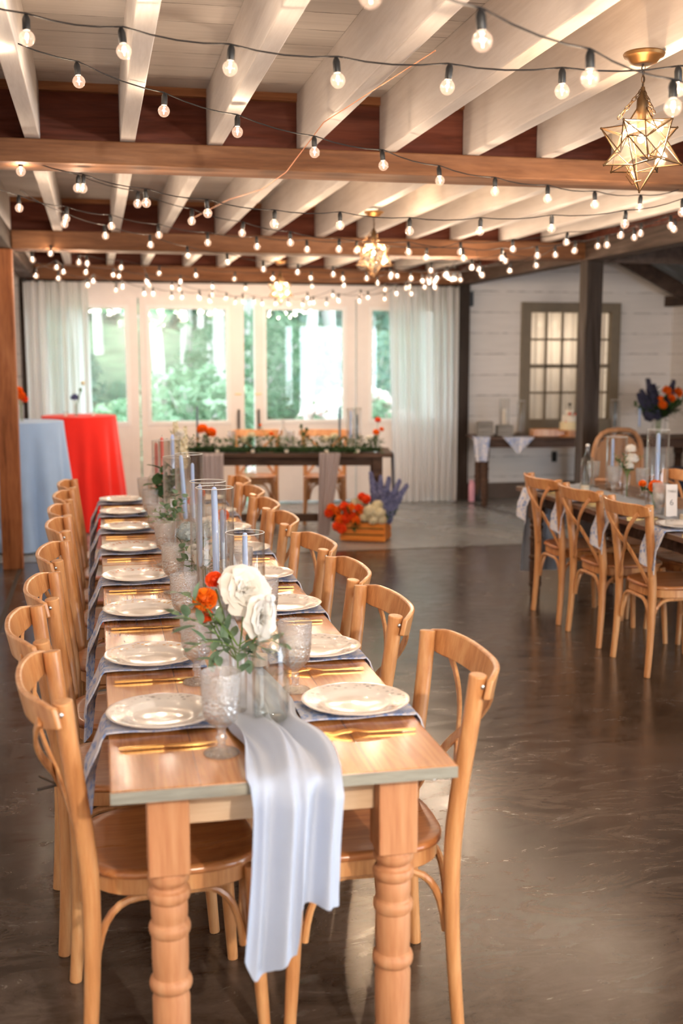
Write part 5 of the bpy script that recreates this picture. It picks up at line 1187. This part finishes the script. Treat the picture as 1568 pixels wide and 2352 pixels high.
STARP = [16, 16, 16, 265]; BULBP = .85; WORLD = 4.6; EXPO = 1.42
STR=[[(0.494,2.048,2.267),(0.774,2.255,2.260),(1.086,2.434,2.245),(1.314,2.482,2.203)],
[(-0.149,3.195,2.457),(0.098,3.172,2.432),(0.374,3.142,2.396),(0.661,3.111,2.372),(0.954,3.064,2.358),(1.264,3.013,2.351),(1.582,2.963,2.360)],
[(-0.278,3.699,2.540),(-0.025,3.905,2.514),(0.257,4.101,2.474),(0.536,4.301,2.452),(0.857,4.470,2.419),(1.174,4.632,2.406),(1.466,4.798,2.379),(1.761,4.928,2.360),(2.036,4.990,2.344),(2.299,5.056,2.334),(2.558,5.124,2.333)],
[(-0.290,5.235,2.426),(-0.031,5.232,2.362),(0.242,5.227,2.307),(0.513,5.225,2.269),(0.812,5.217,2.229),(1.118,5.213,2.228),(1.445,5.202,2.209),(1.775,5.162,2.212),(2.090,5.064,2.221),(2.409,4.967,2.238),(2.655,4.890,2.288)],
[(-0.057,5.596,2.413),(0.227,5.816,2.377),(0.509,6.033,2.325),(0.798,6.252,2.292),(1.088,6.400,2.261),(1.391,6.522,2.241),(1.834,6.618,2.241),(2.200,6.694,2.218),(2.470,6.765,2.231),(2.733,6.839,2.255),(2.990,6.860,2.293),(3.150,6.734,2.320),(3.313,6.612,2.381),(3.470,6.486,2.397)],
[(-0.345,5.960,2.359),(-0.126,6.229,2.344),(0.109,6.495,2.339),(0.381,6.752,2.323),(0.676,6.907,2.300),(0.988,7.030,2.294),(1.321,7.149,2.293),(1.639,7.144,2.293),(2.049,6.985,2.244),(2.241,6.884,2.273),(2.534,6.743,2.283),(2.805,6.561,2.313),(3.072,6.381,2.342),(3.302,6.210,2.384)],
[(-0.138,6.324,2.326),(0.079,6.792,2.316),(0.357,7.248,2.312),(0.623,7.704,2.289),(0.913,7.948,2.270),(1.189,8.143,2.241),(1.469,8.340,2.238),(1.753,8.420,2.231),(2.011,8.426,2.207),(2.207,8.452,2.237),(2.497,8.381,2.269),(2.759,8.198,2.285),(2.960,8.031,2.320),(3.123,7.834,2.276),(3.160,7.576,2.329),(3.341,7.284,2.366),(3.467,7.003,2.398)],
[(-0.421,8.656,2.321),(-0.301,8.860,2.384),(-0.099,9.030,2.337),(-0.039,9.239,2.347),(0.224,9.386,2.329),(0.528,9.481,2.295),(0.836,9.579,2.289),(1.164,9.671,2.271),(1.488,9.657,2.278),(1.794,9.536,2.278),(2.044,9.426,2.271),(2.422,9.290,2.278),(2.551,9.122,2.259),(2.786,8.910,2.283),(3.007,8.696,2.278),(3.169,8.497,2.287)],
[(-0.429,9.267,2.247),(-0.278,9.490,2.328),(-0.234,9.721,2.311),(-0.055,9.927,2.324),(0.174,10.120,2.319),(0.225,10.260,2.318),(0.463,10.326,2.288),(0.765,10.382,2.284),(1.058,10.435,2.245),(1.353,10.394,2.234),(1.628,10.263,2.242),(1.914,10.129,2.245),(2.180,9.999,2.249),(2.447,9.840,2.262),(2.568,9.626,2.310),(2.777,9.382,2.278),(2.938,9.151,2.262),(3.094,8.927,2.288)],
[(-0.266,9.438,2.240),(-0.042,9.632,2.200),(0.004,9.877,2.250),(0.192,10.075,2.188),(0.253,10.316,2.228),(0.450,10.514,2.180),(0.505,10.660,2.270),(0.716,10.757,2.255),(0.793,10.884,2.247),(0.983,10.979,2.193),(1.124,11.096,2.209),(1.250,11.064,2.176),(1.335,11.041,2.138),(1.511,11.002,2.134),(1.592,10.983,2.122),(1.838,10.930,2.122),(1.944,10.760,2.107),(2.019,10.601,2.121),(2.110,10.435,2.107),(2.188,10.277,2.132),(2.342,10.097,2.114),(2.525,9.894,2.130),(2.586,9.721,2.167),(2.669,9.537,2.158),(2.824,9.344,2.201),(2.882,9.177,2.277)],
[(0.451,9.904,2.247),(0.508,10.125,2.161),(0.682,10.331,2.143),(0.787,10.556,2.155),(0.968,10.763,2.155),(1.075,10.905,2.142),(1.399,10.983,2.140),(1.422,11.130,2.172),(1.754,11.201,2.137),(1.809,11.223,2.172),(2.057,11.123,2.191),(2.068,11.064,2.138),(2.281,10.979,2.207),(2.315,10.856,2.152),(2.474,10.630,2.192),(2.497,10.425,2.166),(2.610,10.213,2.228),(2.740,9.851,2.232),(2.748,9.997,2.233),(2.831,9.682,2.224),(2.852,9.391,2.280),(2.875,9.527,2.238)],
[(2.704,9.315,2.252),(2.736,9.229,2.236),(2.763,9.146,2.242),(2.823,9.062,2.283),(2.854,8.972,2.246),(2.888,8.860,2.236),(2.947,8.757,2.326),(2.959,8.537,2.250),(2.971,8.646,2.305)]]
for i, p in enumerate(SP): lamp((p[0], p[1], p[2]+.02), STARP[i], (1,.72,.48) if i < 3 else (1,.94,.87), .02)  # last lantern is unseen, added as a strong white flash-like key light
lamp((5.28, 12.9, 1.75), 9, (1,.82,.62), .04)
bb = thing('festoon_bulb_model', '', '')
def bulb_parts(parent, p, first=[None]):
    """globe bulb hanging under the wire at p (centre of globe)"""
    if first[0] is None:
        a = MB().lathe([(0,-.0205),(.006,-.0198),(.012,-.017),(.0175,-.0105),(.0205,-.002),(.0198,.006),(.016,.013),(.010,.018),(.0085,.024)], 18).mesh('globe', M['bulb_glass'])
        s_ = MB().lathe([(0,.020),(.0095,.020),(.0105,.024),(.0105,.048),(.008,.056),(.004,.062),(0,.062)], 12).mesh('socket', M['black'])
        f_ = MB().tube([(0,0,-.011),(0,0,.012)], .0016, 8).mesh('filament', M['filament'])
        first[0] = (a, s_, f_)
    a, s_, f_ = first[0]
    g = bpy.data.objects.new('bulb', a); COL.objects.link(g); g.parent = parent; g.location = p; g.rotation_euler = (random.uniform(-.12,.12), random.uniform(-.12,.12), 0)
    for nm, me in (('socket', s_), ('filament', f_)):
        o = bpy.data.objects.new(nm, me); COL.objects.link(o); o.parent = g
bpy.data.objects.remove(bb)
SLAB = ['string of globe bulbs crossing the upper right corner, closest to the camera', 'string of globe bulbs crossing level below the nearest joists', 'string of globe bulbs sloping down from the upper left under the first beam', 'string of globe bulbs swooping just beyond the first beam', 'festoon string of globe bulbs doubling the swoop beyond the first beam',
  'festoon string of small globe bulbs from the far left under the second bay', 'festoon string of globe bulbs sagging in front of the second beam', 'festoon string of globe bulbs behind the second beam', 'festoon string of globe bulbs close to the back of the third bay', 'lowest sagging string of globe bulbs before the barn door header',
  'sagging string of globe bulbs right in front of the barn door glass tops', 'short festoon string of globe bulbs gathered at the far right girder']
nb = 0
for i, S_ in enumerate(STR):
    t = thing('string_lights', SLAB[i], 'string lights', S_[0] if 0 else (0,0,0), 0, None)
    pts = [Vector(p)+Vector((0,0,.062)) for p in S_]
    # wire: goes through the socket tops, on to hooks beyond both ends, sagging a touch in between
    a, b_ = pts[0], pts[-1]; e0 = a+(a-pts[1])*.9+Vector((0,0,.04)); e1 = b_+(b_-pts[-2])*.9+Vector((0,0,.04))
    allp = [e0]+pts+[e1]; wp = []
    for p, q in zip(allp, allp[1:]):
        for k in range(4):
            f = k/4; wp.append(p.lerp(q, f)-Vector((0,0,.012*4*f*(1-f))))
    wp.append(e1)
    MB().tube(wp, .0024, 6).build('wire', M['wire'], t)
    for p in S_:
        bulb_parts(t, p); nb += 1
        off = {2: [(1257,457)]}
        lamp((p[0], p[1], p[2]-.002), BULBP, (1,.76,.54), .006, 'bulb_light')
# thin copper wire tacked along the ceiling
t = thing('copper_wire', 'thin copper wire looping down across the joists and first beam', 'wire')
MB().tube([(1.02,3.4,2.54),(.98,3.9,2.55),(.90,4.5,2.54),(.85,5.1,2.44),(.80,5.5,2.42),(.72,6.2,2.46),(.62,7.5,2.50)], .0022, 5).build('wire', M['copper'], t)
# ---------------------------------------------------------------- world, camera
w = bpy.data.worlds.new('overcast_sky'); sc.world = w; w.use_nodes = True; nt = w.node_tree; nt.nodes.clear()
bg = nt.nodes.new('ShaderNodeBackground'); ow = nt.nodes.new('ShaderNodeOutputWorld'); bg.inputs['Color'].default_value = (.80,.90,1,1); bg.inputs['Strength'].default_value = WORLD
nt.links.new(bg.outputs[0], ow.inputs[0])
def area(loc, rot, sx, sy, e, col, name):
    l = bpy.data.lights.new(name, 'AREA'); l.shape = 'RECTANGLE'; l.size = sx; l.size_y = sy; l.energy = e; l.color = col
    o = bpy.data.objects.new(name, l); COL.objects.link(o); o.location = loc; o.rotation_euler = rot; return o
cam = bpy.data.cameras.new('camera'); co = bpy.data.objects.new('camera', cam); COL.objects.link(co); sc.camera = co
F = 2600.; pitch = math.atan(361/F); yaw = R(12.17)
cam.sensor_fit = 'VERTICAL'; cam.sensor_height = 36; cam.lens = F/2352*36; cam.clip_start = .05
co.location = (0, 0, 1.64); co.rotation_euler = (pi/2-pitch, 0, -yaw)
cam.dof.use_dof = True; cam.dof.focus_distance = 3.75; cam.dof.aperture_fstop = 2.3
sc.view_settings.view_transform = 'Standard'; sc.view_settings.look = 'None'; sc.view_settings.gamma = 1; sc.view_settings.exposure = EXPO
try: sc.view_settings.use_curve_mapping = False
except Exception: pass
cy = sc.cycles; cy.max_bounces = 6; cy.diffuse_bounces = 3; cy.glossy_bounces = 3; cy.transmission_bounces = 4; cy.transparent_max_bounces = 18
cy.use_adaptive_sampling = True; cy.adaptive_threshold = .04; cy.adaptive_min_samples = 16; cy.use_denoising = True; cy.sample_clamp_indirect = 4; cy.sample_clamp_direct = 0; cy.caustics_reflective = False; cy.caustics_refractive = False; cy.use_light_tree = True
